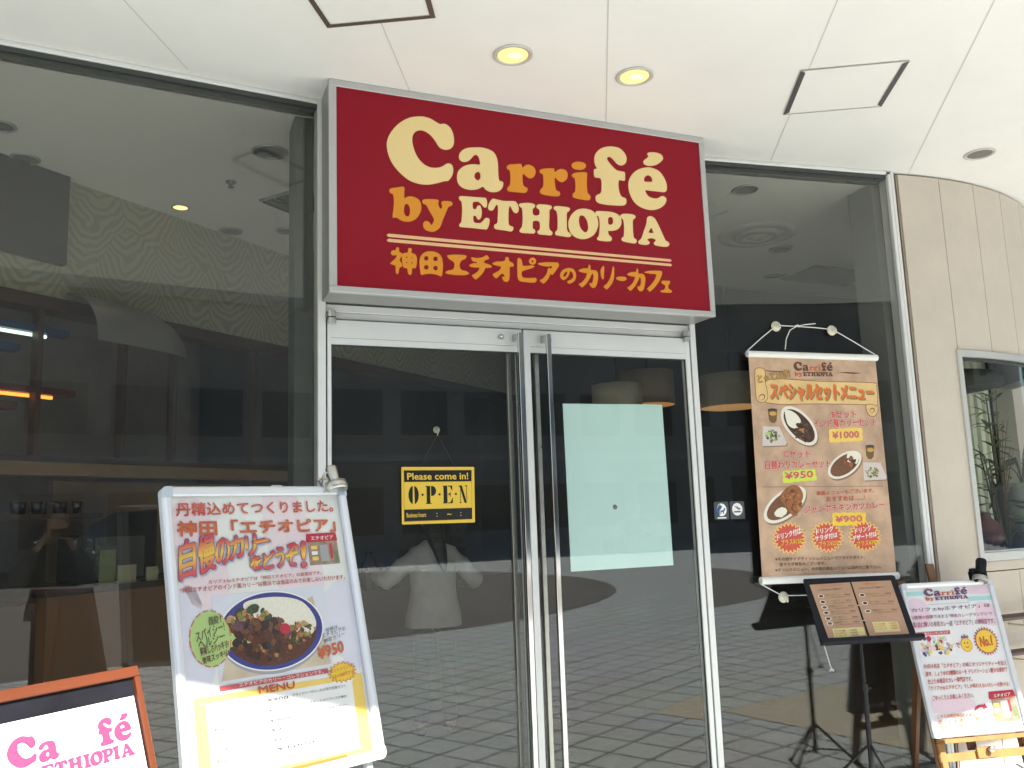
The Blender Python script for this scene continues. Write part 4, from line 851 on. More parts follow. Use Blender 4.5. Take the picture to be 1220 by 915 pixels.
# ---------------------------------------------------------------- the red shop sign
SX, SY, SZ = .69, 3.712, 3.505
t_sign = thing('shop_sign', 'big red box sign with cream and orange shop name above the doors', 'shop sign', (SX, SY, SZ))
SW, SH = 2.036, 1.004
m = MB()
FRM = mat('sign_frame', (.50, .50, .50), .36, .45, vary=.04, scale=5)
m.box((0, 0, -.033), (SW, .03, 0), FRM, .002); m.box((0, 0, -SH), (SW, .03, -SH+.029), FRM, .002)
m.box((0, .0005, -SH+.0295), (.034, .0295, -.0335), FRM); m.box((SW-.030, .0005, -SH+.0295), (SW, .0295, -.0335), FRM)
m.build('frame', t_sign)
m = MB(); SD = mat('sign_side', (.30, .30, .29), .42, .35, vary=.06, scale=3)
m.box((.004, .0305, -SH+.003), (SW-.004, .204, -.003), SD); m.build('casing', t_sign)
m = MB(); m.add([(.033, .007, -SH+.028), (SW-.029, .007, -SH+.028), (SW-.029, .007, -.032), (.033, .007, -.032)], [(0, 1, 2, 3)], mat('sign_red', (.258, .0050, .0165), .26, spec=.2)); m.build('face_panel', t_sign)
CREAM = mat('sign_cream', (.80, .62, .29), .35); ORANGE = mat('sign_orange', (.70, .27, .012), .35)
def glyph(mb, k, m_, y=.0045, th=.0022, s=.001, ox=0, oz=0, rnd=3):
    polys = [smooth_loop([(ox+x*s, oz+z*s) for x, z in p], rnd) for p in GLYPHS[k]]
    def inside(pt, poly):
        c = False; j = len(poly)-1
        for i in range(len(poly)):
            if (poly[i][1] > pt[1]) != (poly[j][1] > pt[1]) and pt[0] < (poly[j][0]-poly[i][0])*(pt[1]-poly[i][1])/(poly[j][1]-poly[i][1])+poly[i][0]: c = not c
            j = i
        return c
    outs, holes = [], []
    depth = [sum(inside(p[0], q) for q in polys if q is not p) for p in polys]
    for p, d in zip(polys, depth):
        if d % 2 == 0: mb.flat([p]+[h for h, dd in zip(polys, depth) if dd == d+1 and inside(h[0], p)], y, m_, th)
for nm, keys, m_ in (('cream_lettering', ['C', 'a', 'f', 'e', 'E', 'T', 'H', 'I1', 'O', 'P', 'I2', 'A'], CREAM), ('orange_lettering', ['r1', 'r2', 'i', 'b', 'y'], ORANGE)):
    for k in keys:
        m = MB(); glyph(m, k, m_); m.build(nm, t_sign)
m = MB()
for i, k in enumerate([k for k in GLYPHS if k[0] == 'j']): glyph(m, k, ORANGE, .0045-.0003*(i % 2))
m.build('orange_japanese_lettering', t_sign)
m = MB()
for za, zb in ((-.7205, -.7155), (-.7445, -.7400)):
    m.flat([[(.270, za-.0075), (1.779, zb-.0065), (1.786, zb), (1.779, zb+.0065), (.270, za+.0075), (.262, za)]], .005, mat('sign_peach', (.80, .50, .26), .4), .0015)
m.build('double_rule', t_sign)

def logo(mb, BL, BR, TL, inks, y, skip=()):
    """the shop name from the sign, its first line fitted to BL-BR in width and to TL in height (None: same scale)"""
    s = (BR[0]-BL[0])/LOGO_W; sz = (TL[1]-BL[1])/LOGO_H if TL[1] != BL[1] else s; zt = TL[1]
    for k in ('C', 'a', 'r1', 'r2', 'i', 'f', 'e', 'b', 'y', 'E', 'T', 'H', 'I1', 'O', 'P', 'I2', 'A'):
        if k in skip: continue
        m_ = inks[0] if k in 'CafeETHOPA' or k in ('I1', 'I2') else inks[1]
        polys = [smooth_loop([(BL[0]+(x*.001-LOGO_X)*s, zt+(z*.001-LOGO_Z)*sz) for x, z in p], 2) for p in GLYPHS[k]]
        if k in ('i',): mb.flat([polys[0]], y, m_); mb.flat([polys[1]], y, m_)
        elif k == 'e': mb.flat([polys[0]], y, m_); mb.flat(polys[1:], y, m_)
        else: mb.flat(polys, y, m_)
LOGO_X = min(p[0] for p in GLYPHS['C'][0])*.001; LOGO_W = max(p[0] for q in GLYPHS['e'] for p in q)*.001-LOGO_X
LOGO_Z = max(p[1] for p in GLYPHS['C'][0])*.001; LOGO_H = LOGO_Z-min(p[1] for p in GLYPHS['C'][0])*.001

def board_mtx(P, h, tilt):
    u = Vector((math.cos(h), math.sin(h), 0)); n = Vector((-math.sin(h), math.cos(h), 0))
    w_ = Vector((0, 0, math.cos(tilt)))+n*math.sin(tilt); nn = w_.cross(u)          # local x=u, y=away from viewer, z=w
    return Matrix(((u.x, nn.x, w_.x, P[0]), (u.y, nn.y, w_.y, P[1]), (u.z, nn.z, w_.z, P[2]), (0, 0, 0, 1)))

def poster_frame(t, x0, z0, W, H, bar=.029, name='frame'):
    """aluminium snap frame: four domed bars and rounded plastic corners; opening from (x0,z0) down-right, W x H"""
    prof = [(0, 0), (0, -.010), (.005, -.0145), (.014, -.016), (bar-.004, -.013), (bar, -.008), (bar, .012), (0, .012)]   # outer edge -> inner edge, depth
    ox, oz, X, Z = x0-bar, z0+bar, x0+W+bar, z0-H-bar
    c = .034
    m = MB()
    def bar_(p, d, inn):
        vs_ = []
        for e in p: vs_ += [(e[0]+inn[0]*a, b, e[1]+inn[1]*a) for a, b in prof]
        k = len(prof); m.add(vs_, [(i, (i+1) % k, k+(i+1) % k, k+i) for i in range(k)]+[tuple(range(k)), tuple(range(k, 2*k))[::-1]], FRM_W)
    bar_(((ox+c, oz), (X-c, oz)), 0, (0, -1)); bar_(((ox+c, Z), (X-c, Z)), 0, (0, 1))
    bar_(((ox, oz-c), (ox, Z+c)), 0, (1, 0)); bar_(((X, oz-c), (X, Z+c)), 0, (-1, 0))
    m.build(name, t)
    for cx, cz, sx, sz in ((ox, oz, 1, -1), (X, oz, -1, -1), (ox, Z, 1, 1), (X, Z, -1, 1)):
        m = MB(); pts = [(c, 0)]+[(c*.55*(1-math.sin(R(a)))+.0, c*.55*(1-math.cos(R(a)))) for a in range(0, 91, 15)]+[(0, c), (bar, c), (bar, bar), (c, bar)]
        m.flat([[(cx+sx*a, cz+sz*b) for a, b in pts]], -.0155, CORNER, .027); m.build('corner_cap', t)
    m = MB(); m.box((x0-.012, .006, z0-H-.012), (x0+W+.012, .011, z0+.012), mat('backing_board', (.20, .20, .21), .7)); m.build('back_board', t)
FRM_W = mat('silver_snap_frame', (.70, .72, .75), .36, .35, vary=.03, scale=4); CORNER = mat('corner_plastic', (.50, .57, .63), .35)

# ---------------------------------------------------------------- left poster stand
def blob(mb, rnd, cx, cz, rx, rz, n, y, inks, s0, s1):
    for i in range(n):
        a, q = rnd.uniform(0, 6.28), math.sqrt(rnd.random()); s_ = rnd.uniform(s0, s1)
        mb.flat([ellipse(cx+rx*q*math.cos(a), cz+rz*q*math.sin(a), s_, s_*rnd.uniform(.4, .9), rnd.uniform(0, 3), 9, .25, rnd)], y-i*.000015, rnd.choice(inks))
FOOD = [mat('curry_%d' % i, c, .45, vary=.5, scale=170) for i, c in enumerate([(.10, .035, .015), (.055, .022, .012), (.16, .07, .03), (.03, .02, .018)])]
VEG = [mat('veg_%d' % i, c, .45, vary=.5, scale=190) for i, c in enumerate([(.42, .20, .06), (.20, .20, .05), (.05, .07, .03), (.50, .30, .14), (.12, .05, .09), (.33, .10, .03)])]
RICE = mat('rice_white', (.78, .74, .62), .7, vary=.08, scale=120)
BUFF = mat('photo_buff', (.62, .52, .38), .6, vary=.2, scale=6); PALEB = mat('photo_pale', (.66, .68, .74), .6)
PAPER_L = mat('poster_paper_left', (.78, .78, .74), .45, vary=.02, scale=4)
M_L = board_mtx((.042, 2.773, 1.588), R(21.154), R(15.042))
t = thing('poster_stand', 'leaning silver framed curry poster stand left of the doors', 'poster stand', mtx=M_L)
poster_frame(t, 0, 0, .575, .822)
m = MB(); m.add([(-.006, .003, -.828), (.581, .003, -.828), (.581, .003, .006), (-.006, .003, .006)], [(0, 1, 2, 3)], PAPER_L); poster = m.build('poster', t)
m = MB(); y0 = .0022
for p, c in (([(.30, 0), (.42, 0), (.48, -.30), (.33, -.32)], 'pink'), ([(.0, -.05), (.10, -.02), (.16, -.28), (.04, -.32)], 'pink'), ([(.47, -.34), (.575, -.30), (.575, -.56), (.50, -.52)], 'lilac'), ([(.0, -.30), (.06, -.29), (.09, -.52), (0, -.56)], 'lilac')):
    m.flat([smooth_loop(p, 5)], y0, mat('wash_'+c, {'pink': (.78, .66, .68), 'lilac': (.68, .68, .76)}[c], .6))
m.flat([[(.0985, -.301), (.476, -.299), (.472, -.556), (.0995, -.554)]], .0018, PALEB); m.flat([[(.13, -.46), (.43, -.33), (.465, -.545), (.105, -.545)]], .0016, BUFF)
m.flat([ellipse(.281, -.430, .172, .118, .0, 60)], .0014, INK['grey']); m.flat([ellipse(.281, -.421, .174, .118, .0, 60)], .0012, INK['white'])
m.flat([ellipse(.281, -.421, .169, .114, .0, 60), ], .0010, INK['blue']); m.flat([ellipse(.281, -.423, .150, .100, .0, 60)], .0008, FOOD[0])
m.flat([smooth_loop([(.20, -.33), (.30, -.322), (.39, -.345), (.43, -.41), (.40, -.45), (.33, -.42), (.27, -.39), (.21, -.37)], 5)], .0006, RICE)
rnd = random.Random(3); m.build('curry_plate_picture', poster)
m = MB(); blob(m, rnd, .24, -.43, .085, .06, 46, .0003, FOOD, .008, .022); blob(m, rnd, .21, -.375, .06, .03, 22, -.0005, VEG, .006, .016); blob(m, rnd, .37, -.44, .055, .03, 34, -.0005, VEG, .005, .013); blob(m, rnd, .30, -.475, .09, .035, 30, -.0004, FOOD+VEG[:2], .004, .012)
m.flat([ellipse(.222, -.352, .022, .014, .2, 20, .08, rnd)], -.0014, VEG[2]); m.flat([ellipse(.320, -.4214, .0175, .0165, 0, 24)], -.0014, INK['crimson']); m.build('curry_food', poster)
m = MB(); m.flat([[(.438, -.131), (.547, -.129), (.549, -.233), (.436, -.233)]], .0010, mat('shop_photo', (.30, .22, .15), .6, vary=.4, scale=40)); m.flat([[(.436, -.130), (.547, -.128), (.550, -.156), (.433, -.158)]], .0006, INK['crimson'])
text(m, 'エチオピア', (.452, -.151), (.535, -.151), (.452, -.138), INK['white'], 1, .0003)
for i, (x, z, w_, h_, c) in enumerate([(.448, -.170, .022, .012, 'yel'), (.448, -.188, .022, .012, 'paper'), (.448, -.206, .022, .012, 'yel'), (.480, -.168, .03, .055, 'grey'), (.516, -.165, .01, .05, 'crimson'), (.53, -.19, .014, .04, 'dgreen')]):
    m.flat([[(x, z-h_), (x+w_, z-h_), (x+w_, z), (x, z)]], .0006, INK[c])
m.build('shop_picture', poster)
m = MB(); b = ellipse(.0845, -.422, .061, .079, 0, 48)
m.flat([b], .0004, INK['green']); m.flat([[(.125, -.400), (.207, -.4486), (.128, -.455)]], .0003, INK['green'])
for i in range(0, 48, 3):
    a, c2 = b[i], b[(i+2) % 48]; d = (Vector(c2)-Vector(a)).normalized()*1; nn = Vector((-d.y, d.x))*.0016
    m.flat([[(a[0]-nn.x, a[1]-nn.y), (c2[0]-nn.x, c2[1]-nn.y), (c2[0]+nn.x, c2[1]+nn.y), (a[0]+nn.x, a[1]+nn.y)]], .0001, INK['redor'])
m.build('speech_bubble', poster)
m = MB(); m.flat([[(.020, -.578), (.5668, -.5875), (.5670, -.824), (.018, -.80)]], .0016, INK['yel'])
rr = smooth_loop([(.052, -.6), (.054, -.598), (.29, -.600), (.52, -.602), (.528, -.61), (.526, -.70), (.524, -.797), (.515, -.806), (.30, -.802), (.06, -.797), (.054, -.79), (.053, -.70)], 3)
m.flat([rr], .0012, INK['paper']); m.flat([[(.287, -.811), (.474, -.8125), (.475, -.821), (.294, -.8215)]], .0008, INK['orange'])
m.flat([[(.0975, -.5575), (.4485, -.557), (.450, -.571), (.098, -.571)]], .0010, INK['redbar'])
m.flat([star(.4986, -.5754, .054, .041, 18, 1, .62)], .0008, INK['redor']); m.flat([star(.4986, -.5754, .050, .037, 18, 1, .62)], .0005, INK['yellow'])
m.build('menu_panel', poster)
m = MB()
for it in LEFT_TEXT: styled(m, it)
m.build('lettering', poster)
m = MB()
for i, it in enumerate(LEFT_HEADLINE): styled(m, it, -.0016-.0006*(i % 2))
m.build('headline_lettering', poster)
m = MB(); m.add([(-.004, -.0042, -.826), (.579, -.0042, -.826), (.579, -.0042, .004), (-.004, -.0042, .004)], [(0, 1, 2, 3)], glass('clear_cover', (.985, .99, .99), .035)); m.build('clear_cover', t)
for x in (.02, .555):
    m = MB(); m.box((x-.012, .012, -1.60), (x+.012, .032, -.0), ALU, .002); m.build('leg', t)
for x in (.36, .515):
    m = MB(); m.beam((x, .035, -.15), (x, .66, -1.40), .024, .02, ALU, (1, 0, 0)); m.build('back_leg', t)
t = thing('clip_lamp', 'silver clip on spotlight clamped to the left poster stand', 'clip lamp', mtx=M_L @ Matrix.Translation((.540, -.004, .026)) @ Matrix.Scale(.84, 4))
m = MB(); m.box((-.028, -.02, -.03), (-.004, -.012, .03), STEEL, .003); m.box((-.026, .02, -.01), (-.006, .027, .04), STEEL, .003); m.box((-.028, -.02, .03), (-.004, .027, .038), STEEL, .002); m.tube([(-.03, .0, .034), (-.046, .0, .03)], .008, STEEL, 10); m.build('clamp', t)
m = MB(); m.tube([(-.03, .0, .02), (-.012, -.01, .055), (.01, -.012, .062)], .005, STEEL, 8); m.build('arm', t)
m = MB(); m.lathe([(0, .075), (.021, .075), (.024, .068), (.022, .03), (.02, .005)], STEEL, 24, (.024, -.02, .01), (-.03, .15, 1)); m.build('lamp_barrel', t)
m = MB(); m.lathe([(.02, .012), (.046, .011), (.048, -.008), (.044, -.024), (.040, -.026), (.038, -.004), (0, -.002)], STEEL, 28, (.024, -.02, .002), (-.03, .15, 1)); m.build('lamp_ring', t)

# ---------------------------------------------------------------- right poster on its wooden easel
M_R = board_mtx((3.742, 3.642, 1.059), R(-12.616), R(12.0))
t = thing('poster_board', 'silver framed pink and white poster standing on the wooden easel', 'poster board', mtx=M_R)
poster_frame(t, .026, -.026, .508, .726, .026)
m = MB(); m.add([(.02, .003, -.758), (.54, .003, -.758), (.54, .003, -.02), (.02, .003, -.02)], [(0, 1, 2, 3)], mat('poster_paper_right', (.76, .76, .78), .4, vary=.02, scale=4)); poster = m.build('poster', t)
m = MB()
m.flat([[(.026, -.066), (.140, -.066), (.140, -.045), (.026, -.045)]], .0020, INK['teal']); m.flat([[(.390, -.108), (.534, -.108), (.534, -.086), (.390, -.086)]], .0020, INK['teal'])
for p in ([(.41, -.026), (.534, -.026), (.534, -.07), (.41, -.07)], [(.03, -.60), (.26, -.60), (.26, -.655), (.03, -.655)], [(.026, -.10), (.12, -.09), (.14, -.20), (.03, -.24)], [(.44, -.12), (.534, -.14), (.534, -.24), (.42, -.22)]):
    m.flat([smooth_loop(p, 4)], .0023, mat('wash_pink2', (.76, .60, .68), .6))
logo(m, (.134, -.0725), (.396, -.0725), (.134, -.032), (INK['plum'], INK['redor']), -.0012); m.box((.145, .0, -.1165), (.397, .0008, -.1150), INK['grey'])
m.build('logo_lettering', poster)
m = MB(); m.flat([[(.0415, -.262), (.236, -.258), (.244, -.376), (.038, -.378)]], .0018, INK['paper']); m.flat([[(.0405, -.2548), (.238, -.2543), (.2355, -.274), (.044, -.273)]], .0012, INK['redbar'])
text(m, 'お取扱カレーランキング', (.055, -.270), (.225, -.270), (.055, -.258), INK['white'], 1, .0006)
rnd = random.Random(9)
for i in range(60): m.flat([ellipse(rnd.uniform(.055, .232), rnd.uniform(-.368, -.288), rnd.uniform(.006, .015), rnd.uniform(.006, .016), rnd.uniform(0, 3), 10, .2, rnd)], .0010-i*.00001, INK[rnd.choice(['purple', 'crimson', 'blue', 'green', 'lilac', 'pink', 'dark', 'paper', 'yel', 'tan', 'grey'])])
m.build('crowd_picture', poster)
m = MB(); m.flat([ellipse(.316, -.3337, .034, .036, 0, 32)], .0008, INK['orange']); m.flat([ellipse(.316, -.3337, .031, .033, 0, 32)], .0005, INK['yellow'])
m.flat([ellipse(.307, -.324, .0035, .005, 0, 12)], .0002, INK['brown']); m.flat([ellipse(.325, -.324, .0035, .005, 0, 12)], .0002, INK['brown'])
m.flat([[(.302, -.339), (.309, -.347), (.318, -.349), (.327, -.346), (.332, -.338), (.326, -.343), (.317, -.345), (.309, -.343)]], .0002, INK['brown'])
m.flat([[(.292, -.298), (.300, -.283), (.308, -.293), (.316, -.276), (.324, -.293), (.333, -.284), (.339, -.298)]], .0006, INK['purple'])
m.flat([star(.437, -.3214, .076, .060, 26)], .0009, INK['purple']); m.flat([star(.437, -.3214, .073, .057, 26)], .0006, INK['redor']); m.flat([ellipse(.437, -.3214, .058, .058, 0, 36)], .0003, INK['yellow'])
m.build('badge_picture', poster)
m = MB(); m.flat([[(.383, -.604), (.5255, -.605), (.5255, -.726), (.372, -.7265)]], .0016, mat('shop_photo', (.30, .22, .15), .6, vary=.4, scale=40)); m.flat([[(.375, -.575), (.5216, -.573), (.530, -.606), (.370, -.612)]], .0010, INK['crimson'])
for i, (x, z, w_, h_, c) in enumerate([(.388, -.632, .03, .018, 'yel'), (.388, -.658, .03, .018, 'paper'), (.388, -.684, .03, .018, 'yel'), (.43, -.622, .04, .085, 'grey'), (.475, -.618, .013, .06, 'crimson'), (.495, -.66, .026, .055, 'dgreen'), (.48, -.705, .03, .02, 'green'), (.385, -.708, .05, .02, 'green')]):
    m.flat([[(x, z-h_), (x+w_, z-h_), (x+w_, z), (x, z)]], .0008-i*.00005, INK[c])
m.build('shop_picture', poster)
m = MB(); m.flat([[(.269, -.661), (.277, -.648), (.290, -.638), (.310, -.634), (.330, -.6355), (.3356, -.628), (.351, -.651), (.320, -.657), (.325, -.648), (.303, -.648), (.277, -.660)]], .0006, INK['crimson']); m.build('arrow', poster)
m = MB()
for it in RIGHT_TEXT: styled(m, it)
m.build('lettering', poster)
m = MB(); m.add([(.022, -.004, -.756), (.538, -.004, -.756), (.538, -.004, -.022), (.022, -.004, -.022)], [(0, 1, 2, 3)], glass('clear_cover2', (.985, .99, .99), .03)); m.build('clear_cover', t)
t = thing('wooden_easel', 'light wooden easel holding the pink and white poster', 'easel', mtx=M_R)
WOOD = mat('easel_wood', (.34, .175, .055), .5, vary=.18, scale=8, stretch=(1, 1, .15)); WOODB = mat('easel_wood_brown', (.16, .075, .035), .5, vary=.2, scale=8, stretch=(1, 1, .15))
m = MB(); m.box((.032, -.045, -.803), (.56, .03, -.783), WOOD, .002); m.build('ledge', t)
m = MB(); m.box((.028, .016, -.893), (.56, .036, -.853), WOOD, .002); m.build('crossbar', t)
for x in (.036, .53):
    m = MB(); m.box((x-.004, .014, -1.16), (x+.028, .036, -.8035), WOOD, .002); m.box((x-.014, .0365, -1.16), (x+.028, .058, .02), WOODB, .002); m.build('leg', t)
m = MB(); m.box((.2195, .042, -.85), (.2665, .062, .107), WOODB, .003); m.build('mast', t)
m = MB(); m.box((.232, .0, -.888), (.338, .0155, -.835), WOOD, .002); m.build('adjuster_block', t)
m = MB(); m.lathe([(0, .03), (.010, .03), (.016, .024), (.016, .010), (.007, .006), (.007, 0)], STEEL, 20, (.300, 0, -.848), (0, -1, 0)); m.build('adjuster_knob', t)
m = MB(); m.beam((.14, .065, -.1), (.12, .46, -1.04), .045, .022, WOODB, (1, 0, 0)); m.build('back_leg', t)
m = MB(); m.box((.275, .0145, -.905), (.305, .0165, -.895), INK['paper']); m.build('maker_label', t)
t = thing('clip_lamp', 'black clip on spotlight clamped to the top of the right poster', 'clip lamp', mtx=M_R @ Matrix.Translation((.48, -.004, .0)))
m = MB(); m.box((-.035, -.016, -.012), (-.012, .03, .05), BLACK, .004); m.tube([(-.036, .0, .05), (-.01, .0, .052)], .014, BLACK, 12); m.build('clamp', t)
m = MB(); m.lathe([(0, .105), (.024, .105), (.028, .095), (.027, .05), (.034, .012)], BLACK, 24, (.0, -.02, .012), (.42, .1, 1)); m.build('lamp_barrel', t)
m = MB(); m.lathe([(.034, .014), (.040, .012), (.041, -.012), (.036, -.016), (.032, .0), (0, .002)], mat('lamp_ring_grey', (.42, .41, .38), .35, .6), 28, (-.004, -.022, .002), (.42, .1, 1)); m.build('lamp_ring', t)

# ---------------------------------------------------------------- notice board in the left foreground
M_N = board_mtx((-.032, 2.256, 1.183), R(35.524), R(20.735))
t = thing('notice_board', 'reddish wooden framed black notice board with pink printed paper', 'notice board', mtx=M_N)
NW = mat('orange_wood', (.118, .026, .006), .38, vary=.22, scale=7, stretch=(.2, 1, 1), coat=.15); NW2 = mat('orange_wood_side', (.118, .026, .006), .38, vary=.22, scale=7, stretch=(1, 1, .2), coat=.15)
BWd, BHt = .352, .62
m = MB(); m.box((-BWd, -.014, -.0235), (0, .014, 0), NW, .002); m.box((-BWd, -.014, -BHt), (0, .014, -BHt+.0235), NW, .002); m.box((-BWd, -.0138, -BHt+.0237), (-BWd+.0225, .014, -.0237), NW2, .0015); m.box((-.0135, -.0138, -BHt+.0237), (0, .014, -.0237), NW2, .0015); m.build('frame', t)
m = MB(); m.box((-BWd+.0225, -.002, -BHt+.0237), (-.0135, .006, -.0237), mat('black_board', (.009, .009, .013), .34, vary=.5, scale=9, spec=.3)); board = m.build('black_board', t)
m = MB(); m.flat([[(-.333, -.50), (-.0178, -.50), (-.0178, -.0640), (-.333, -.0640)]], -.0035, INK['paper'], .0008); paper = m.build('paper', t)
m = MB(); logo(m, (-.3083, -.0955), (-.0390, -.0955), (-.3083, -.0955), (INK['magenta'], INK['magenta']), -.0048, ('r1', 'r2', 'i', 'b', 'y'))
m.flat([[(-.075, -.2082), (-.042, -.2085), (-.042, -.2077), (-.075, -.2074)]], -.0048, INK['pink']); m.build('pink_lettering', paper)
for x in (-.34, -.012):
    m = MB(); m.box((x-.009, .015, -1.27), (x+.009, .034, -.02), NW2, .002); m.build('leg', t)
m = MB(); m.beam((-.176, .04, -.06), (-.176, .62, -1.05), .03, .018, NW2, (1, 0, 0)); m.build('back_leg', t)

# ---------------------------------------------------------------- banner on the tall window
M_B = board_mtx((3.04, 3.875, 2.35), R(-7.427), 0)
def banner_material():
    m = mat('banner_kraft', (.51, .345, .232), .65, vary=.30, scale=5.5, stretch=(1, 1, 1))
    return m
t = thing('menu_banner', 'hanging brown paper style curry menu banner on the tall window', 'banner', mtx=M_B)
m = MB(); BKR = banner_material()
n_ = 16
def bow(x, z): return .004*math.sin(x*7+.6)*math.sin(-z*2.6)
m.flat([[(.0045, -.022), (.829, -.030), (.828, -1.238), (-.015, -1.224)]], 0, BKR, .0015); cloth = m.build('cloth', t)
m = MB(); m.flat([[(.0045, -.022), (.829, -.030), (.828, -1.238), (-.015, -1.224)]], .0022, mat('banner_back', (.03, .03, .03), .8), .001); m.build('back_lining', t)
m = MB(); m.tube([(-.004, .0, -.006), (.838, 0, -.018)], .0185, WHITE_PL, 14); m.build('top_rail', t)
m = MB(); m.tube([(-.026, .0, -1.243), (.834, 0, -1.259)], .0205, WHITE_PL, 14); m.build('bottom_rail', t)
m = MB(); m.tube([(0, .0, .012), (.10, .012, .088), (.2111, .02, .166), (.33, .016, .162), (.45, .016, .158), (.5751, .02, .150), (.70, .012, .080), (.833, 0, 0)], .0032, CORD, 6); m.build('hanging_cord', t)
m = MB(); m.tube([(.3314, .016, .160), (.28, .0, .135), (.245, -.01, .08), (.2267, -.02, .02)], .0030, CORD, 6); m.tube([(.3314, .010, .160), (.38, .004, .170), (.45, .0, .178)], .0030, CORD, 6); m.tube([(.318, .008, .158), (.331, -.002, .166), (.346, .006, .158)], .005, CORD, 6); m.build('cord_ends', t)
m = MB(); m.tube([(-.022, .0, -1.262), (.05, .01, -1.30), (.1217, .02, -1.335)], .0028, CORD, 6); m.tube([(.1217, .02, -1.330), (.35, .01, -1.338), (.62, .01, -1.335)], .0028, CORD, 6)
m.tube([(.30, .01, -1.45), (.315, .0, -1.56), (.335, .0, -1.63), (.352, .0, -1.70), (.362, .0, -1.735)], .0032, CORD, 6); m.tube([(.345, -.004, -1.735), (.362, .0, -1.728), (.374, .004, -1.738)], .0055, CORD, 6); m.build('lower_cord', t)
m = MB(); logo(m, (.2832, -.0995), (.5362, -.0985), (.2832, -.046), (INK['brown'], INK['redor']), -.0014)
m.flat([[(.2876, -.1465), (.5329, -.1475), (.5329, -.1485), (.2876, -.1475)]], -.0008, INK['brown'])
m.flat([[(.094, -.0985), (.17, -.1005), (.256, -.104), (.20, -.1075), (.12, -.104)]], -.0008, INK['brown']); m.flat([[(.569, -.1055), (.64, -.1035), (.733, -.1085), (.67, -.113), (.62, -.110)]], -.0008, INK['brown'])
m.build('logo_lettering', cloth)
m = MB(); OUT = mat('scroll_outline', (.20, .07, .03), .6); SCR = mat('scroll_cream', (.72, .50, .22), .6, vary=.12, scale=7)
def outlined(pts, y, m_, e=.0035, sm=3):
    p = smooth_loop(pts, sm) if sm else pts
    c = sum((Vector(q) for q in p), Vector((0, 0)))/len(p)
    a = sum(p[i][0]*p[(i+1) % len(p)][1]-p[(i+1) % len(p)][0]*p[i][1] for i in range(len(p)))
    o = []
    for i in range(len(p)):
        d = Vector(p[(i+1) % len(p)])-Vector(p[i-1]); 
        if d.length < 1e-9: d = Vector((1, 0))
        nn = Vector((d.y, -d.x)).normalized()*(e if a > 0 else -e); o.append((p[i][0]+nn.x, p[i][1]+nn.y))
    m.flat([o], y+.0003, OUT); m.flat([p], y, m_)
outlined([(.0909, -.1545), (.45, -.160), (.7964, -.1662), (.8135, -.180), (.8171, -.20), (.8063, -.2995), (.7407, -.2915), (.42, -.285), (.0927, -.2788)], -.0008, SCR, sm=3)
outlined([(.0372, -.1071), (.0535, -.0885), (.0837, -.0882), (.0993, -.1065), (.0934, -.1533), (.1039, -.2309), (.096, -.2619), (.067, -.2788), (.0382, -.2658), (.0326, -.2311)], -.0016, SCR)
outlined([(.7406, -.2931), (.8061, -.3011), (.8053, -.3331), (.7841, -.357), (.7566, -.3553), (.7389, -.3329)], -.0016, SCR)
m.flat([ellipse(.067, -.25, .022, .016, .5, 20)], -.0020, OUT); m.flat([ellipse(.065, -.252, .018, .012, .5, 20)], -.0022, SCR); m.flat([ellipse(.772, -.325, .018, .014, .4, 20)], -.0020, OUT); m.flat([ellipse(.770, -.327, .014, .010, .4, 20)], -.0022, SCR)
m.build('scroll_picture', cloth)
m = MB(); rnd = random.Random(21); DISH = mat('dish_white', (.76, .72, .62), .4); DISHSH = mat('dish_shadow_ink', (.26, .17, .11), .7)
def dish(cx, cz, ex, ez, wx, wz, y, rice, rpos):
    a = math.atan2(ez-cz, ex-cx); rx = math.hypot(ex-cx, ez-cz); rz = math.hypot(wx-cx, wz-cz)
    m.flat([ellipse(cx+.006, cz-.010, rx, rz, a, 44)], y, DISHSH); m.flat([ellipse(cx, cz, rx, rz, a, 44)], y-.0002, DISH); m.flat([ellipse(cx, cz, rx*.86, rz*.80, a, 44)], y-.0004, FOOD[2] if rice else FOOD[1])
    return a, rx, rz
m = MB(); a, rx, rz = dish(.288, -.4108, .384, -.5068, .216, -.4434, -.0008, 0, 0)
m.flat([smooth_loop([(.205, -.33), (.24, -.325), (.285, -.355), (.305, -.40), (.285, -.42), (.25, -.425), (.215, -.40)], 4)], -.0014, RICE)
blob(m, rnd, .305, -.445, .05, .055, 50, -.0016, FOOD+[VEG[2], VEG[0]], .006, .016)
m.build('beef_curry_picture', cloth); m = MB(); a, rx, rz = dish(.5583, -.6332, .668, -.5767, .5186, -.5861, -.0008, 1, 0)
m.flat([smooth_loop([(.585, -.57), (.63, -.56), (.655, -.585), (.64, -.625), (.60, -.64), (.575, -.61)], 4)], -.0014, RICE); blob(m, rnd, .592, -.615, .035, .028, 18, -.0016, [FOOD[1], VEG[5], FOOD[2]], .008, .016)
m.build('daily_curry_picture', cloth); m = MB(); a, rx, rz = dish(.1583, -.8431, .290, -.765, .110, -.790, -.0008, 1, 0)
m.flat([ellipse(.128, -.885, .040, .025, .3, 24, .06, rnd)], -.0014, RICE)
KAT = [mat('cutlet_%d' % i, c, .5, vary=.5, scale=150) for i, c in enumerate([(.30, .11, .035), (.22, .075, .025), (.38, .17, .06), (.14, .05, .02)])]
m.flat([smooth_loop([(.13, -.80), (.19, -.745), (.25, -.745), (.275, -.80), (.245, -.86), (.225, -.905), (.195, -.90), (.165, -.86)], 4)], -.0016, KAT[0]); blob(m, rnd, .205, -.825, .055, .062, 46, -.0018, KAT, .006, .017)
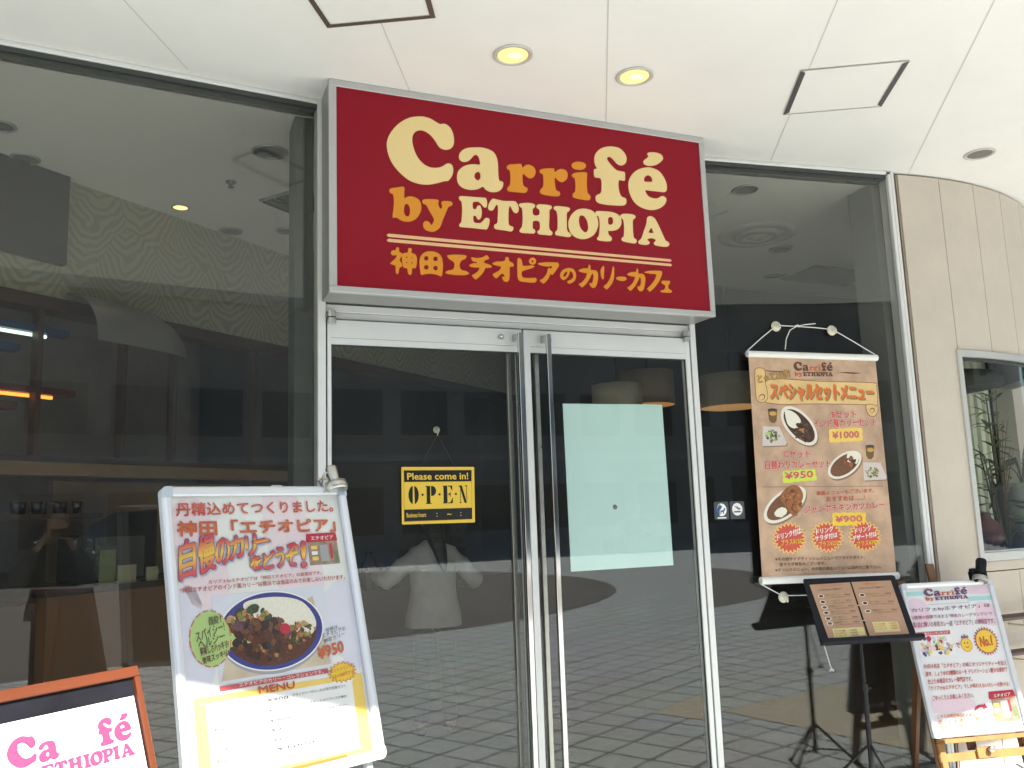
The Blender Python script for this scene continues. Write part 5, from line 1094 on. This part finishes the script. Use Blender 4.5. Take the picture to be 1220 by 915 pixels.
for cup, pl, sa in (([(.0981, -.3159), (.1582, -.3175), (.1481, -.3814), (.134, -.3944), (.1127, -.3928), (.1012, -.3774)], [(.0597, -.4116), (.1622, -.4161), (.2016, -.5047), (.1916, -.5198), (.0458, -.5218)], (.1148, -.4655)),
                    ([(.7054, -.5263), (.7648, -.5271), (.7531, -.5898), (.7376, -.6052), (.7151, -.6033), (.7052, -.5851)], [(.6785, -.6214), (.7948, -.6258), (.8266, -.7086), (.82, -.722), (.6743, -.7247)], (.7338, -.6793))):
    m.build('cutlet_curry_picture' if cup[0][0] < .5 else 'drink_salad_picture', cloth); m = MB(); m.flat([cup], -.0008, mat('drink_brown', (.16, .10, .035), .4)); cx = (cup[0][0]+cup[1][0])/2; m.flat([ellipse(cx, cup[0][1]-.004, .029, .007, 0, 20)], -.001, INK['dark']); m.flat([ellipse(cx, cup[0][1]-.026, .022, .012, 0, 20)], -.0012, INK['gold'])
    m.flat([[(x+.004, z-.006) for x, z in pl]], -.0006, DISHSH); m.flat([pl], -.0009, mat('plate_lilac', (.62, .55, .52), .4)); blob(m, rnd, sa[0], sa[1], .042, .03, 34, -.0012, [VEG[1], VEG[2], INK['green'], VEG[3], INK['dgreen']], .005, .011)
m.build('drink_salad_picture', cloth)
m = MB()
def tag_shape(p, ink, y=-.0008):
    q = []
    for i in range(4):
        a, b = Vector(p[i]), Vector(p[(i+1) % 4])
        k = 9 if i % 2 == 0 else 4
        for j in range(k):
            f = j/k; d = (b-a); nn = Vector((-d.y, d.x)).normalized()*(.003 if j % 2 else -.001); v = a+d*f+nn; q.append((v.x, v.y))
    m.flat([q], y, ink)
for p, ink in (([(.4765, -.4324), (.694, -.4239), (.690, -.4987), (.473, -.5079)], 'yel'), ([(.162, -.662), (.3638, -.652), (.370, -.713), (.1587, -.727)], 'lime'), ([(.4518, -.899), (.6647, -.9027), (.657, -.970), (.446, -.970)], 'yellow')):
    m = MB(); tag_shape(p, INK[ink]); m.build('price_tag', cloth)
for c in ((.1684, -1.0252), (.4035, -1.0276), (.6459, -1.0336)):
    m = MB(); m.flat([star(c[0], c[1], .108, .088, 22, 1, .82)], -.0006, INK['yel']); m.flat([star(c[0], c[1], .100, .076, 22, 1, .82, .0)], -.0009, INK['rw']); m.build('starburst', cloth)
m = MB()
for i in range(60): x = .034+i*.0128; m.flat([[(x, -.7449-i*.00023-.002), (x+.0065, -.7449-i*.00023-.002), (x+.0065, -.7449-i*.00023+.002), (x, -.7449-i*.00023+.002)]], -.0008, INK['brown'])
for i, it in enumerate(BANNER_TEXT): styled(m, it, -.0030)
m.build('lettering', cloth)
def suction_cup(lb, M_, p, cat='suction hook', hook=True):
    t = thing('suction_hook', lb, cat, mtx=M_ @ Matrix.Translation(p), group='white suction hooks')
    m = MB(); m.lathe([(.030, .0), (.029, .004), (.020, .011), (.010, .016), (.009, .026), (.013, .030), (.0, .033)], CREAM_PL, 26, (0, .018, 0), (0, -1, 0)); m.build('cup_body', t)
    if hook:
        m = MB(); m.tube([(0, -.012, .002), (.0, -.022, -.006), (0, -.024, -.016), (0, -.018, -.022)], .0045, CREAM_PL, 8); m.build('hook', t)
suction_cup('cream suction hook holding the banner cord, left one of the upper pair', M_B, (.2111, .012, .162)); suction_cup('cream suction hook holding the banner cord, right one of the upper pair', M_B, (.5751, .012, .146))
suction_cup('cream suction hook below the bottom rail of the banner', M_B, (.1217, .012, -1.3388))
m = MB()

# ---------------------------------------------------------------- menu stand in front of the banner
kS = 1.035
PS = (3.115*kS, 3.608*kS, 1.5+(1.096-1.5)*kS)
M_M = board_mtx(PS, R(-16.379), R(30.075)) @ Matrix.Scale(kS, 4)
t = thing('music_stand', 'black tripod music stand holding the open menu', 'music stand', mtx=M_M)
dk = smooth_loop([(-.032, .024), (-.020, .034), (.40, .034), (.452, .034), (.466, .022), (.466, -.30), (.466, -.305), (-.042, -.305), (-.042, -.30)], 2)
m = MB(); m.flat([[(-.030, .030), (-.022, .036), (.456, .036), (.466, .028), (.460, -.303), (-.044, -.309)]], .004, BLACK, .005); m.box((-.046, -.034, -.318), (.478, .009, -.306), BLACK, .003); m.box((-.046, -.036, -.316), (.478, -.033, -.296), BLACK, .001); m.build('desk', t)
Mi = M_M.inverted()
def wl(x, y, z): return Mi @ Vector((x, y, z))
PX, PY = 3.424, 3.628
top = M_M @ Vector((.2125, .012, -.14))
m = MB(); m.tube([wl(*top), wl(PX, PY, .86), wl(PX, PY, .80)], .011, BLACKM, 12); m.build('neck', t)
m = MB(); m.tube([wl(PX, PY, .84), wl(PX, PY, .55)], .0095, BLACKM, 12); m.tube([wl(PX, PY, .56), wl(PX, PY, .12)], .0125, BLACKM, 12); m.tube([wl(PX, PY, .575), wl(PX, PY, .535)], .017, BLACKM, 12); m.build('pole', t)
m = MB(); m.tube([wl(PX, PY, .555), wl(PX+.03, PY-.015, .555)], .007, BLACKM, 8); m.build('clamp_knob', t)
for a in (25, 145, 265):
    dx, dy = math.cos(R(a)), math.sin(R(a))
    m = MB(); m.tube([wl(PX+dx*.012, PY+dy*.012, .27), wl(PX+dx*.28, PY+dy*.28, .012)], .0075, BLACKM, 8); m.tube([wl(PX+dx*.012, PY+dy*.012, .14), wl(PX+dx*.14, PY+dy*.14, .14)], .005, BLACKM, 8); m.tube([wl(PX+dx*.27, PY+dy*.27, .02), wl(PX+dx*.295, PY+dy*.295, .006)], .011, RUBBER, 8); m.build('leg', t)
t = thing('open_menu', 'open two page orange brown menu lying on the music stand', 'menu', mtx=M_M)
KR = mat('menu_kraft', (.46, .275, .17), .45, vary=.12, scale=5)
for nm, p in (('left_page', [(-.006, .001), (.2115, .005), (.2040, -.287), (.003, -.298)]), ('right_page', [(.2195, .006), (.433, .005), (.4225, -.291), (.2165, -.287)])):
    m = MB(); m.flat([p], .0006, KR, .002); pg = m.build('page', t)
    m = MB(); L_ = nm[0] == 'l'
    text(m, 'カリーメニュー' if L_ else 'ご飯セット', *((( .052, -.016), (.172, -.012), (.052, -.002)) if L_ else ((.277, -.017), (.357, -.015), (.277, -.003))), INK['orange'], 2, -.0004)
    text(m, 'エチオピアのスパイス香るカリー', *(((.03, -.036), (.16, -.033), (.03, -.027)) if L_ else ((.25, -.036), (.39, -.034), (.25, -.027))), INK['dark'], 1, -.0004)
    rows = [-.0639, -.0953, -.1244, -.1532, -.1839, -.2096] if L_ else [-.068, -.1117, -.1556]
    nms = ['チキンカリー', 'ビーフカリー', '野菜カリー', '豆カリー', 'チキン豆カリー', '野菜豆カリー']
    for i, z in enumerate(rows):
        x = .034 if L_ else .252
        m.flat([ellipse(x, z, .016, .010, 0, 18)], .0002, DISH); m.flat([ellipse(x, z, .012, .007, 0, 18)], -.0001, FOOD[i % 3])
        text(m, nms[i], (x+.025, z-.002), (x+.095, z-.001), (x+.025, z+.009), INK['dgreen'], 1, -.0004)
        text(m, '¥9%d0' % (i % 6), (x+.125, z-.002), (x+.155, z-.001), (x+.125, z+.007), INK['dark'], 0, -.0004)
        text(m, 'じっくり煮込んだ人気のカリーです', (x+.025, z-.012), (x+.15, z-.011), (x+.025, z-.0055), INK['brown'], 0, -.0004)
    b = [(.037, -.237), (.199, -.235), (.197, -.277), (.033, -.284)] if L_ else [(.2535, -.212), (.3834, -.216), (.3845, -.267), (.251, -.268)]
    m.flat([b], .0002, mat('menu_yellow', (.72, .60, .26), .5))
    for i in range(3):
        x, z = b[0][0]+.008, b[0][1]-.014-i*.0125
        text(m, ['ライス大盛', 'ドリンク セット', 'トッピング'][i], (x, z-.003), (x+.055, z-.003), (x, z+.006), INK['brown' if L_ else 'red'], 1, -.0004); text(m, '+%d00円' % (i+1), (x+.075, z-.003), (x+.115, z-.003), (x+.075, z+.006), INK['brown' if L_ else 'red'], 1, -.0004)
    m.build('lettering', pg)
for z in (-.125, -.205):
    m = MB(); m.tube([(.205, -.004, z), (.2135, -.009, z), (.222, -.004, z)], .0024, STEEL, 6); m.build('binder_ring', t)

# ---------------------------------------------------------------- OPEN board, turquoise sheet, stickers
M_O = board_mtx((1.06, D+.006, 1.735), R(0), R(0))
t = thing('open_board', 'yellow and black board reading OPEN hung on the left door', 'open board', mtx=M_O)
YB = mat('board_yellow', (.74, .50, .055), .35, vary=.02); BB = mat('board_black', (.014, .014, .014), .25)
m = MB(); m.flat([[(.0004, .002), (.004, .0045), (.356, .001), (.360, -.002), (.3570, -.259), (.353, -.2628), (.003, -.260), (-.0007, -.256)]], -.002, YB, .004); m.build('plate', t)
m = MB(); m.flat([[(.0110, -.0115), (.3460, -.0140), (.3430, -.2470), (.0100, -.2480)]], -.0024, BB); m.flat([[(.0122, -.0126), (.3448, -.0151), (.3418, -.2459), (.0112, -.2469)]], -.0027, YB)
m.flat([[(.0124, -.0125), (.3448, -.0148), (.3437, -.0677), (.0128, -.0656)]], -.0031, BB); m.flat([[(.0115, -.1925), (.3425, -.1932), (.3420, -.2456), (.0115, -.2462)]], -.0031, BB); m.build('black_bands', t)
m = MB(); text(m, 'Please come in!', (.0283, -.0555), (.3276, -.0575), (.0276, -.0242), YB, 2, -.0036); text(m, 'Business hours', (.0224, -.2293), (.1148, -.2287), (.0215, -.2087), YB, 1, -.0036)
text(m, ':', (.166, -.2300), (.170, -.2300), (.166, -.2120), YB, 1, -.0036); text(m, '~', (.218, -.2240), (.240, -.2240), (.218, -.2170), YB, 1, -.0036); text(m, ':', (.284, -.2300), (.288, -.2300), (.284, -.2120), YB, 1, -.0036)
def stencil(x0, x1, zt, zb, kind):
    W, H = x1-x0, zt-zb; P = lambda pts: m.flat([[(x0+a*W, zb+b*H) for a, b in pts]], -.0032, BB)
    if kind == 'O':
        for s_ in (0, 1):
            q = [(.5-.5*math.sin(R(a)), .5+.5*math.cos(R(a))) for a in range(8, 173, 8)]
            q = [(.40, 1.0)]+q+[(.40, 0.0)]
            P([(1-a if s_ else a, b) for a, b in q][::-1 if s_ else 1])
    if kind == 'P':
        P([(0, 1), (.44, 1), (.44, .06), (.56, .03), (.56, 0), (0, 0), (0, .03), (.1, .06), (.1, .94), (0, .97)]); P([(.52, 1)]+[(.60+.40*math.sin(R(a)), .72+.28*math.cos(R(a))) for a in range(0, 181, 12)]+[(.52, .44)]); 
    if kind == 'E':
        P([(0, 1), (.46, 1), (.46, 0), (0, 0), (0, .03), (.08, .06), (.08, .94), (0, .97)]); P([(.52, 1), (.95, 1), (.97, .70), (.90, .74), (.74, .94), (.52, .955)]); P([(.52, 0), (.98, 0), (1, .32), (.93, .27), (.76, .06), (.52, .045)]); P([(.52, .53), (.66, .55), (.78, .68), (.78, .34), (.66, .48), (.52, .49)])
    if kind == 'N':
        P([(.0, 1), (.36, 1), (.90, .0), (.62, .0), (.12, .93), (0, .97)]); P([(.05, 0), (.30, 0), (.30, .03), (.21, .06), (.21, .72), (.15, .82), (.15, .06), (.05, .03)]); P([(.70, 1), (1, 1), (1, .97), (.91, .94), (.91, .10), (.85, .22), (.85, .94), (.70, .97)])
for k, (a, b, c, d) in zip('OPEN', [(.0320, .0815, -.0838, -.1692), (.1146, .1664, -.0860, -.1695), (.1983, .2486, -.0860, -.1692), (.2783, .3232, -.0867, -.1692)]): stencil(a, b, c, d, k)
for x in (.1001, .1829, .2637): m.flat([[(x-.005, -.1310), (x+.005, -.1310), (x+.005, -.1215), (x-.005, -.1215)]], -.0032, BB)
m.build('lettering', t)
m = MB(); m.tube([(.087, -.004, -.004), (.094, .004, .010), (.176, .004, .150), (.180, .004, .156), (.184, .004, .150), (.262, .004, .010), (.268, -.004, -.006)], .0006, mat('clear_string', (.10, .10, .09), .5), 5); m.build('hanging_string', t)
t = thing('suction_hook', 'clear suction hook above the OPEN board on the left door', 'suction hook', mtx=M_O @ Matrix.Translation((.1795, .013, .1808)))
m = MB(); m.lathe([(.017, .0), (.016, .004), (.010, .008), (.006, .012), (.007, .018), (0, .020)], mat('clear_cup', (.30, .30, .22), .2), 24, (0, 0, 0), (0, -1, 0)); m.tube([(0, -.018, 0), (0, -.022, -.012), (0, -.020, -.024), (0, -.014, -.027)], .003, mat('clear_cup', (.5, .5, .4), .25), 8); m.build('cup_body', t)
t = thing('poster_sheet', 'pale turquoise blank sheet stuck inside the right glass door', 'sheet', (2.25, D+.032, 1.6))
TEAL = mat('turquoise_sheet', (.655, .91, .88), .5, vary=.03, scale=3)
k = .984
m = MB(); m.flat([[(1.951*k, 1.5+.564*k), (2.553*k, 1.5+.569*k), (2.563*k, 1.5-.292*k), (1.957*k, 1.5-.292*k)]], D+.0305, TEAL, .0012); m.build('sheet_face', t, True)
m = MB(); m.lathe([(.0, 0), (.012, 0), (.013, .0012), (0, .0014)], mat('grey_dot', (.26, .30, .29), .5), 20, (2.192, D+.0302, 1.523), (0, -1, 0)); m.build('grey_dot', t, True)
for x, lb, kind in ((2.842, 'square grey blue sticker showing a dog sign beside the door jamb', 'dog'), (2.937, 'square grey sticker showing a white smoking sign left of the banner', 'smoke')):
    y = RW0[1]+(x-RW0[0])*math.tan(aR)-.006
    t = thing('window_sticker', lb, 'sticker', mtx=board_mtx((x, y, 1.49), aR, 0))
    m = MB(); h = .043; m.flat([smooth_loop([(-h, h*.8), (-h*.8, h), (h*.8, h), (h, h*.8), (h, -h*1.0), (h*.8, -h*1.2), (-h*.8, -h*1.2), (-h, -h*1.0)], 2)], 0, mat('sticker_grey', (.055, .065, .075), .4), .0008); m.build('sticker_base', t)
    m = MB(); m.flat([ellipse(0, 0, .031, .034, 0, 32)], -.0005, INK['white'])
    if kind == 'dog':
        SB = mat('sticker_blue', (.04, .10, .24), .4)
        m.flat([[(-.031, .0)]+[(.031*math.cos(R(a)), .034*math.sin(R(a))) for a in range(120, 246, 8)][::-1][::-1]+[(-.012, -.03), (-.010, -.004), (.006, .016), (-.01, .031)]], -.0008, SB)
        m.flat([[(-.006, -.004), (.012, -.002), (.016, .010), (.024, .006), (.020, -.004), (.014, -.008), (.014, -.022), (.009, -.022), (.008, -.012), (-.002, -.012), (-.003, -.022), (-.008, -.022)]], -.0010, SB)
        m.box((-.026, -.001, -.0465), (.026, -.0004, -.0395), INK['white'])
    else:
        SB = mat('sticker_navy', (.03, .045, .06), .4)
        m.box((-.022, -.0011, -.017), (.016, -.0006, -.010), SB); m.box((.018, -.0011, -.017), (.022, -.0006, -.010), SB)
        for s_ in (0, 1): m.flat([[(.004+s_*.010, -.006), (.010+s_*.010, .004), (-.004+s_*.010, .010), (-.012+s_*.008, .018), (-.016+s_*.008, .018), (-.006+s_*.010, .006), (.004+s_*.010, .002), (.001+s_*.010, -.006)]], -.0008, SB)
    m.build('symbol', t)

# ---------------------------------------------------------------- people
def skin_mesh(name, verts, edges, radii, m, parent, root=0, sub=2):
    me = bpy.data.meshes.new(name); me.from_pydata([tuple(v) for v in verts], edges, [])
    me.materials.append(m)
    o = bpy.data.objects.new(name, me); col.objects.link(o); o.parent = parent
    sk = o.modifiers.new('skin', 'SKIN'); sk.use_smooth_shade = True; sk.branch_smoothing = .6
    for i, d in enumerate(me.skin_vertices[0].data):
        r = radii[i]; d.radius = r if isinstance(r, tuple) else (r, r); d.use_root = (i == root)
    sb = o.modifiers.new('subsurf', 'SUBSURF'); sb.levels = sub; sb.render_levels = sub
    return o
def chain(V, E, Rr, start, pts):
    prev = start; ids = []
    for p, r in pts:
        V.append(Vector(p)); Rr.append(r); k = len(V)-1
        if prev is not None: E.append((prev, k))
        prev = k; ids.append(k)
    return ids
def person(label, loc, rotz, arms, hand_dirs, hair_pts, cols, scale=1.0, shirt_hem=.72, grp=None):
    t = thing('person', label, 'person', mtx=Matrix.Translation(loc) @ Matrix.Rotation(rotz, 4, 'Z') @ Matrix.Scale(scale, 4))
    SKIN, SHIRT, TROUS, HAIR, SHOE = cols
    V, E, Q = [], [], []
    sp = chain(V, E, Q, None, [((0, 0, .93), (.135, .10)), ((0, .005, 1.05), (.115, .085)), ((0, .01, 1.20), (.135, .095)), ((0, .0, 1.33), (.11, .075)), ((0, -.005, 1.42), (.05, .05)),
                               ((0, .0, 1.48), (.048, .05)), ((0, .02, 1.545), (.072, .088)), ((0, .02, 1.62), (.077, .095)), ((0, .005, 1.69), (.06, .075))])
    chain(V, E, Q, sp[6], [((0, .105, 1.565), .017), ((0, .125, 1.555), .012)])       # nose
    for s in (-1, 1): chain(V, E, Q, sp[6], [((s*.082, .01, 1.575), .016)])            # ears
    for s in (-1, 1):
        leg = chain(V, E, Q, sp[0], [((s*.09, 0, .84), .085), ((s*.10, .01, .50), .056), ((s*.105, -.01, .28), .05), ((s*.11, -.015, .075), .036), ((s*.115, .05, .04), (.038, .03)), ((s*.12, .15, .03), (.034, .022))])
        el, wr, hd = (Vector(p) for p in arms[(s+1)//2])
        sh = Vector((s*.165, -.005, 1.345)); palm = wr+(hd-wr)*.6
        a = chain(V, E, Q, sp[3], [(sh, .036), (sh*.5+el*.5, .034), (el, .036), (el*.5+wr*.5, .033), (wr, .024), (palm, (.032, .02)), (hd, (.030, .016))])
        d = (hd-wr).normalized(); side, bend = (Vector(q) for q in hand_dirs[(s+1)//2])
        for j, (off, L_) in enumerate([(-.030, .062), (-.010, .074), (.010, .070), (.029, .054)]):
            b0 = hd+side*off*.8
            chain(V, E, Q, a[-1], [(b0+d*.012, .0085), (b0+d*L_*.5+bend*.012, .0078), (b0+d*L_*.8+bend*.032, .0065)])
        chain(V, E, Q, a[-2], [(palm-side*.032+bend*.008, .011), (palm-side*.048+bend*.022+d*.022, .009), (palm-side*.05+bend*.030+d*.045, .0075)])
    skin_mesh('body', V, E, Q, SKIN, t)
    m = MB(); rnd = random.Random(5); n_ = 36
    rings = [(shirt_hem, .215, .155), (shirt_hem+.10, .205, .15), (.98, .185, .135), (1.08, .172, .125), (1.20, .180, .128), (1.30, .190, .122), (1.34, .200, .115), (1.385, .178, .100), (1.415, .105, .080), (1.445, .068, .066)]
    ph = [rnd.uniform(0, 6.28) for _ in range(6)]
    vs_ = []
    for z, rx, ry in rings:
        k = max(0, min(1, (1.32-z)*1.6))
        for i in range(n_):
            a = 2*math.pi*i/n_; wv = 1+k*(.045*math.sin(7*a+ph[0]+z*3)+.03*math.sin(11*a+ph[1]-z*5)+.02*math.sin(4*a+ph[2]+z*9))
            vs_.append((rx*wv*math.cos(a), ry*wv*math.sin(a), z))
    m.add(vs_, [(r_*n_+i, r_*n_+(i+1) % n_, (r_+1)*n_+(i+1) % n_, (r_+1)*n_+i) for r_ in range(len(rings)-1) for i in range(n_)], SHIRT, smooth=True)
    for s in (-1, 1):
        el, wr, hd = (Vector(p) for p in arms[(s+1)//2]); sh = Vector((s*.125, -.005, 1.328))
        pts = [sh]+[sh.lerp(el, f)+Vector((0, 0, -.012*math.sin(f*9))) for f in (.25, .5, .75)]+[el+(el-(sh+wr)*.5)*.06]+[el.lerp(wr, f) for f in (.25, .5, .75, .88)]
        m.tube(pts, [.070, .074, .069, .064, .062, .060, .056, .050, .040], SHIRT, 18)
    m.build('shirt', t)
    V, E, Q = [], [], []
    h = chain(V, E, Q, None, [((0, 0, .93), (.115, .09))])
    for s in (-1, 1): chain(V, E, Q, h[0], [((s*.085, 0, .82), .088), ((s*.10, .01, .50), .07), ((s*.105, -.01, .28), .064), ((s*.11, -.015, .09), .058)])
    skin_mesh('trousers', V, E, Q, TROUS, t)
    for s in (-1, 1):
        V, E, Q = [], [], []; chain(V, E, Q, None, [((s*.11, -.05, .045), .042), ((s*.115, .03, .045), (.046, .04)), ((s*.12, .12, .035), (.044, .03)), ((s*.122, .19, .03), (.034, .024))]); skin_mesh('shoe', V, E, Q, SHOE, t)
    V, E, Q = [], [], []
    hp = chain(V, E, Q, None, [((0, -.015, 1.60), (.088, .095)), ((0, -.02, 1.66), (.086, .09)), ((0, -.015, 1.715), (.06, .065))])
    if hair_pts: chain(V, E, Q, hp[0], hair_pts)
    skin_mesh('hair', V, E, Q, HAIR, t, 1)
    m = MB()
    for s in (-1, 1): m.lathe([(0, .004), (.008, .002), (.011, -.004)], mat('eye_white', (.7, .7, .68), .3), 12, (s*.032, .112, 1.585), (0, 1, 0)); m.lathe([(0, .006), (.005, .004)], mat('eye_dark', (.02, .015, .012), .2), 10, (s*.032, .112, 1.585), (0, 1, 0))
    m.build('eyes', t)
    m = MB(); m.tube([(-.024, .105, 1.508), (0, .113, 1.505), (.024, .105, 1.508)], [.004, .006, .004], mat('lips', (.35, .13, .11), .5), 8); m.build('mouth', t)
    return t
SK = mat('skin', (.50, .32, .22), .55, vary=.05); HAIRM = mat('hair_black', (.012, .010, .009), .35)
rw_ = math.atan2(WN.y, WN.x)-math.pi/2
woman = person('woman in a loose white shirt with dark ponytail seen from behind inside', (1.86, 6.06, 0), R(-6),
       [((-.36, .03, 1.15), (-.43, .20, 1.20), (-.43, .28, 1.24)), ((.34, .04, 1.13), (.36, .24, 1.08), (.33, .32, 1.08))],
       [((1, 0, 0), (0, 0, -1)), ((1, 0, 0), (0, 0, -1))],
       [((.0, -.06, 1.52), (.085, .075)), ((.01, -.10, 1.45), (.075, .06)), ((.03, -.145, 1.36), (.055, .035)), ((.045, -.155, 1.28), (.042, .026)), ((.055, -.155, 1.21), (.018, .014))],
       (SK, mat('white_shirt', (.42, .42, .405), .8, vary=.10, scale=7, bump=.9, bscale=11), mat('dark_trousers', (.02, .022, .03), .8), HAIRM, BLACK), .93, .80)
phot = person('photographer in dark green clothes holding up a phone, mirrored in the left window', (.0, -.43, 0), R(6),
       [((-.27, .10, 1.16), (-.115, .335, 1.40), (-.085, .355, 1.455)), ((.27, .10, 1.16), (.115, .335, 1.40), (.085, .355, 1.455))],
       [((0, .3, -1), (1, 0, 0)), ((0, .3, -1), (-1, 0, 0))], None,
       (SK, mat('green_shirt', (.045, .055, .045), .8, vary=.1), mat('dark_trousers', (.02, .022, .03), .8), HAIRM, BLACK), .99, .80)
t = thing('phone', 'dark phone held up level by the photographer mirrored in the window', 'phone', mtx=Matrix.Translation((-.01, -.055, 1.487)) @ Matrix.Rotation(R(6), 4, 'Z'))
m = MB(); m.box((-.07, -.004, -.034), (.07, .004, .034), mat('phone_black', (.02, .02, .022), .2), .003); m.build('phone_body', t)
m = MB(); m.box((-.06, -.0052, -.03), (.06, -.0042, .03), mat('phone_glass', (.01, .01, .012), .08)); m.build('screen', t)

# ---------------------------------------------------------------- across the plaza (seen only as reflections in the glass)
t = thing('plaza_building', 'long dark shaded building across the plaza mirrored in the shop glass', 'building', (6, -32, 0))
CONC = mat('dark_concrete', (.45, .42, .385), .85, vary=.2, scale=.5); WINM = mat('far_window', (.03, .04, .05), .08, spec=.8); PALC = mat('pale_band', (.60, .59, .56), .8)
m = MB(); m.box((-40, -42, 0), (50, -32, 11.6), CONC); m.build('wall', t, True)
m = MB(); m.box((-40.3, -42, 11.6), (50.3, -31.6, 12.2), PALC); m.build('roof_band', t, True)
m = MB(); m.box((-40, -32.5, 4.2), (50, -31.75, 4.5), PALC); m.build('floor_band', t, True)
for i in range(16):
    for z in (.8, 5.4):
        m = MB(); m.box((-18+i*3.2, -32.02, z), (-15.7+i*3.2, -31.97, z+2.2), WINM); m.build('window', t, True)
t = thing('added_sky_blocker', 'added tall grey block hiding the sky gap mirrored in the curved window', 'building', (46, -30, 0))  # unseen block added to shut out the sky gap in the reflection
m = MB(); m.box((34, -60, 0), (70, -6, 30), CONC); m.build('wall', t, True)
for i in range(6):
    for k in range(6):
        m = MB(); m.box((33.97, -50+i*7, 2+k*4.5), (34.02, -46+i*7, 4.4+k*4.5), WINM); m.build('window', t, True)
t = thing('balcony_railing', 'thin balcony railing on the building across the plaza', 'railing', (6, -31.9, 4.5))
m = MB(); m.tube([(-30, -31.85, 5.4), (40, -31.85, 5.4)], .03, STEEL, 6); m.tube([(-30, -31.85, 5.0), (40, -31.85, 5.0)], .015, STEEL, 6); m.build('rails', t, True)
m = MB()
for i in range(36): m.tube([(-30+i*2, -31.85, 4.5), (-30+i*2, -31.85, 5.4)], .02, STEEL, 6)
m.build('posts', t, True)
t = thing('lattice_tower', 'slim steel lattice tower standing on the dark plaza paving, mirrored in the left window', 'lattice tower', (-4.2, -10.5, 0))
m = MB()
for x, y in ((0, 0), (.5, 0), (.25, .43)): m.tube([(x, y, 0), (x, y, 4.4)], .025, STEEL, 8)
m.build('poles', t)
m = MB()
for i in range(8):
    z = i*.55
    for (x, y), (x2, y2) in (((0, 0), (.5, 0)), ((.5, 0), (.25, .43)), ((.25, .43), (0, 0))):
        m.tube([(x, y, z), (x2, y2, z+.55)], .011, STEEL, 6); m.tube([(x, y, z+.55), (x2, y2, z+.55)], .011, STEEL, 6)
m.build('bracing', t)
def hedge(lb, x, y, seed, w_=2.2):
    rnd = random.Random(seed); t = thing('planter_shrub', lb, 'shrub', (x, y, 0))
    m = MB(); m.box((-w_/2, -.4, 0), (w_/2, .4, .45), mat('planter_dark', (.12, .11, .10), .8), .02); m.build('planter_box', t)
    m = MB()
    for i in range(260):
        p = (rnd.gauss(0, w_*.24), rnd.gauss(0, .2), .45+abs(rnd.gauss(.35, .28))); leaf(m, p, rnd.uniform(0, 6.28), rnd.uniform(-.4, 1.2), rnd.uniform(.12, .24), .05, .8, rnd.choice(LEAFM))
    m.build('foliage', t)
for i, (x, y, lb) in enumerate([(2.0, -20.5, 'dark planter shrub across the plaza, mirrored in the left door'), (9.0, -21.5, 'dark planter shrub across the plaza, mirrored in the right door'), (16.5, -20.5, 'dark planter shrub across the plaza, mirrored below the banner'), (-6, -19.5, 'dark planter shrub across the plaza, mirrored in the left window')]): hedge(lb, x, y, i)
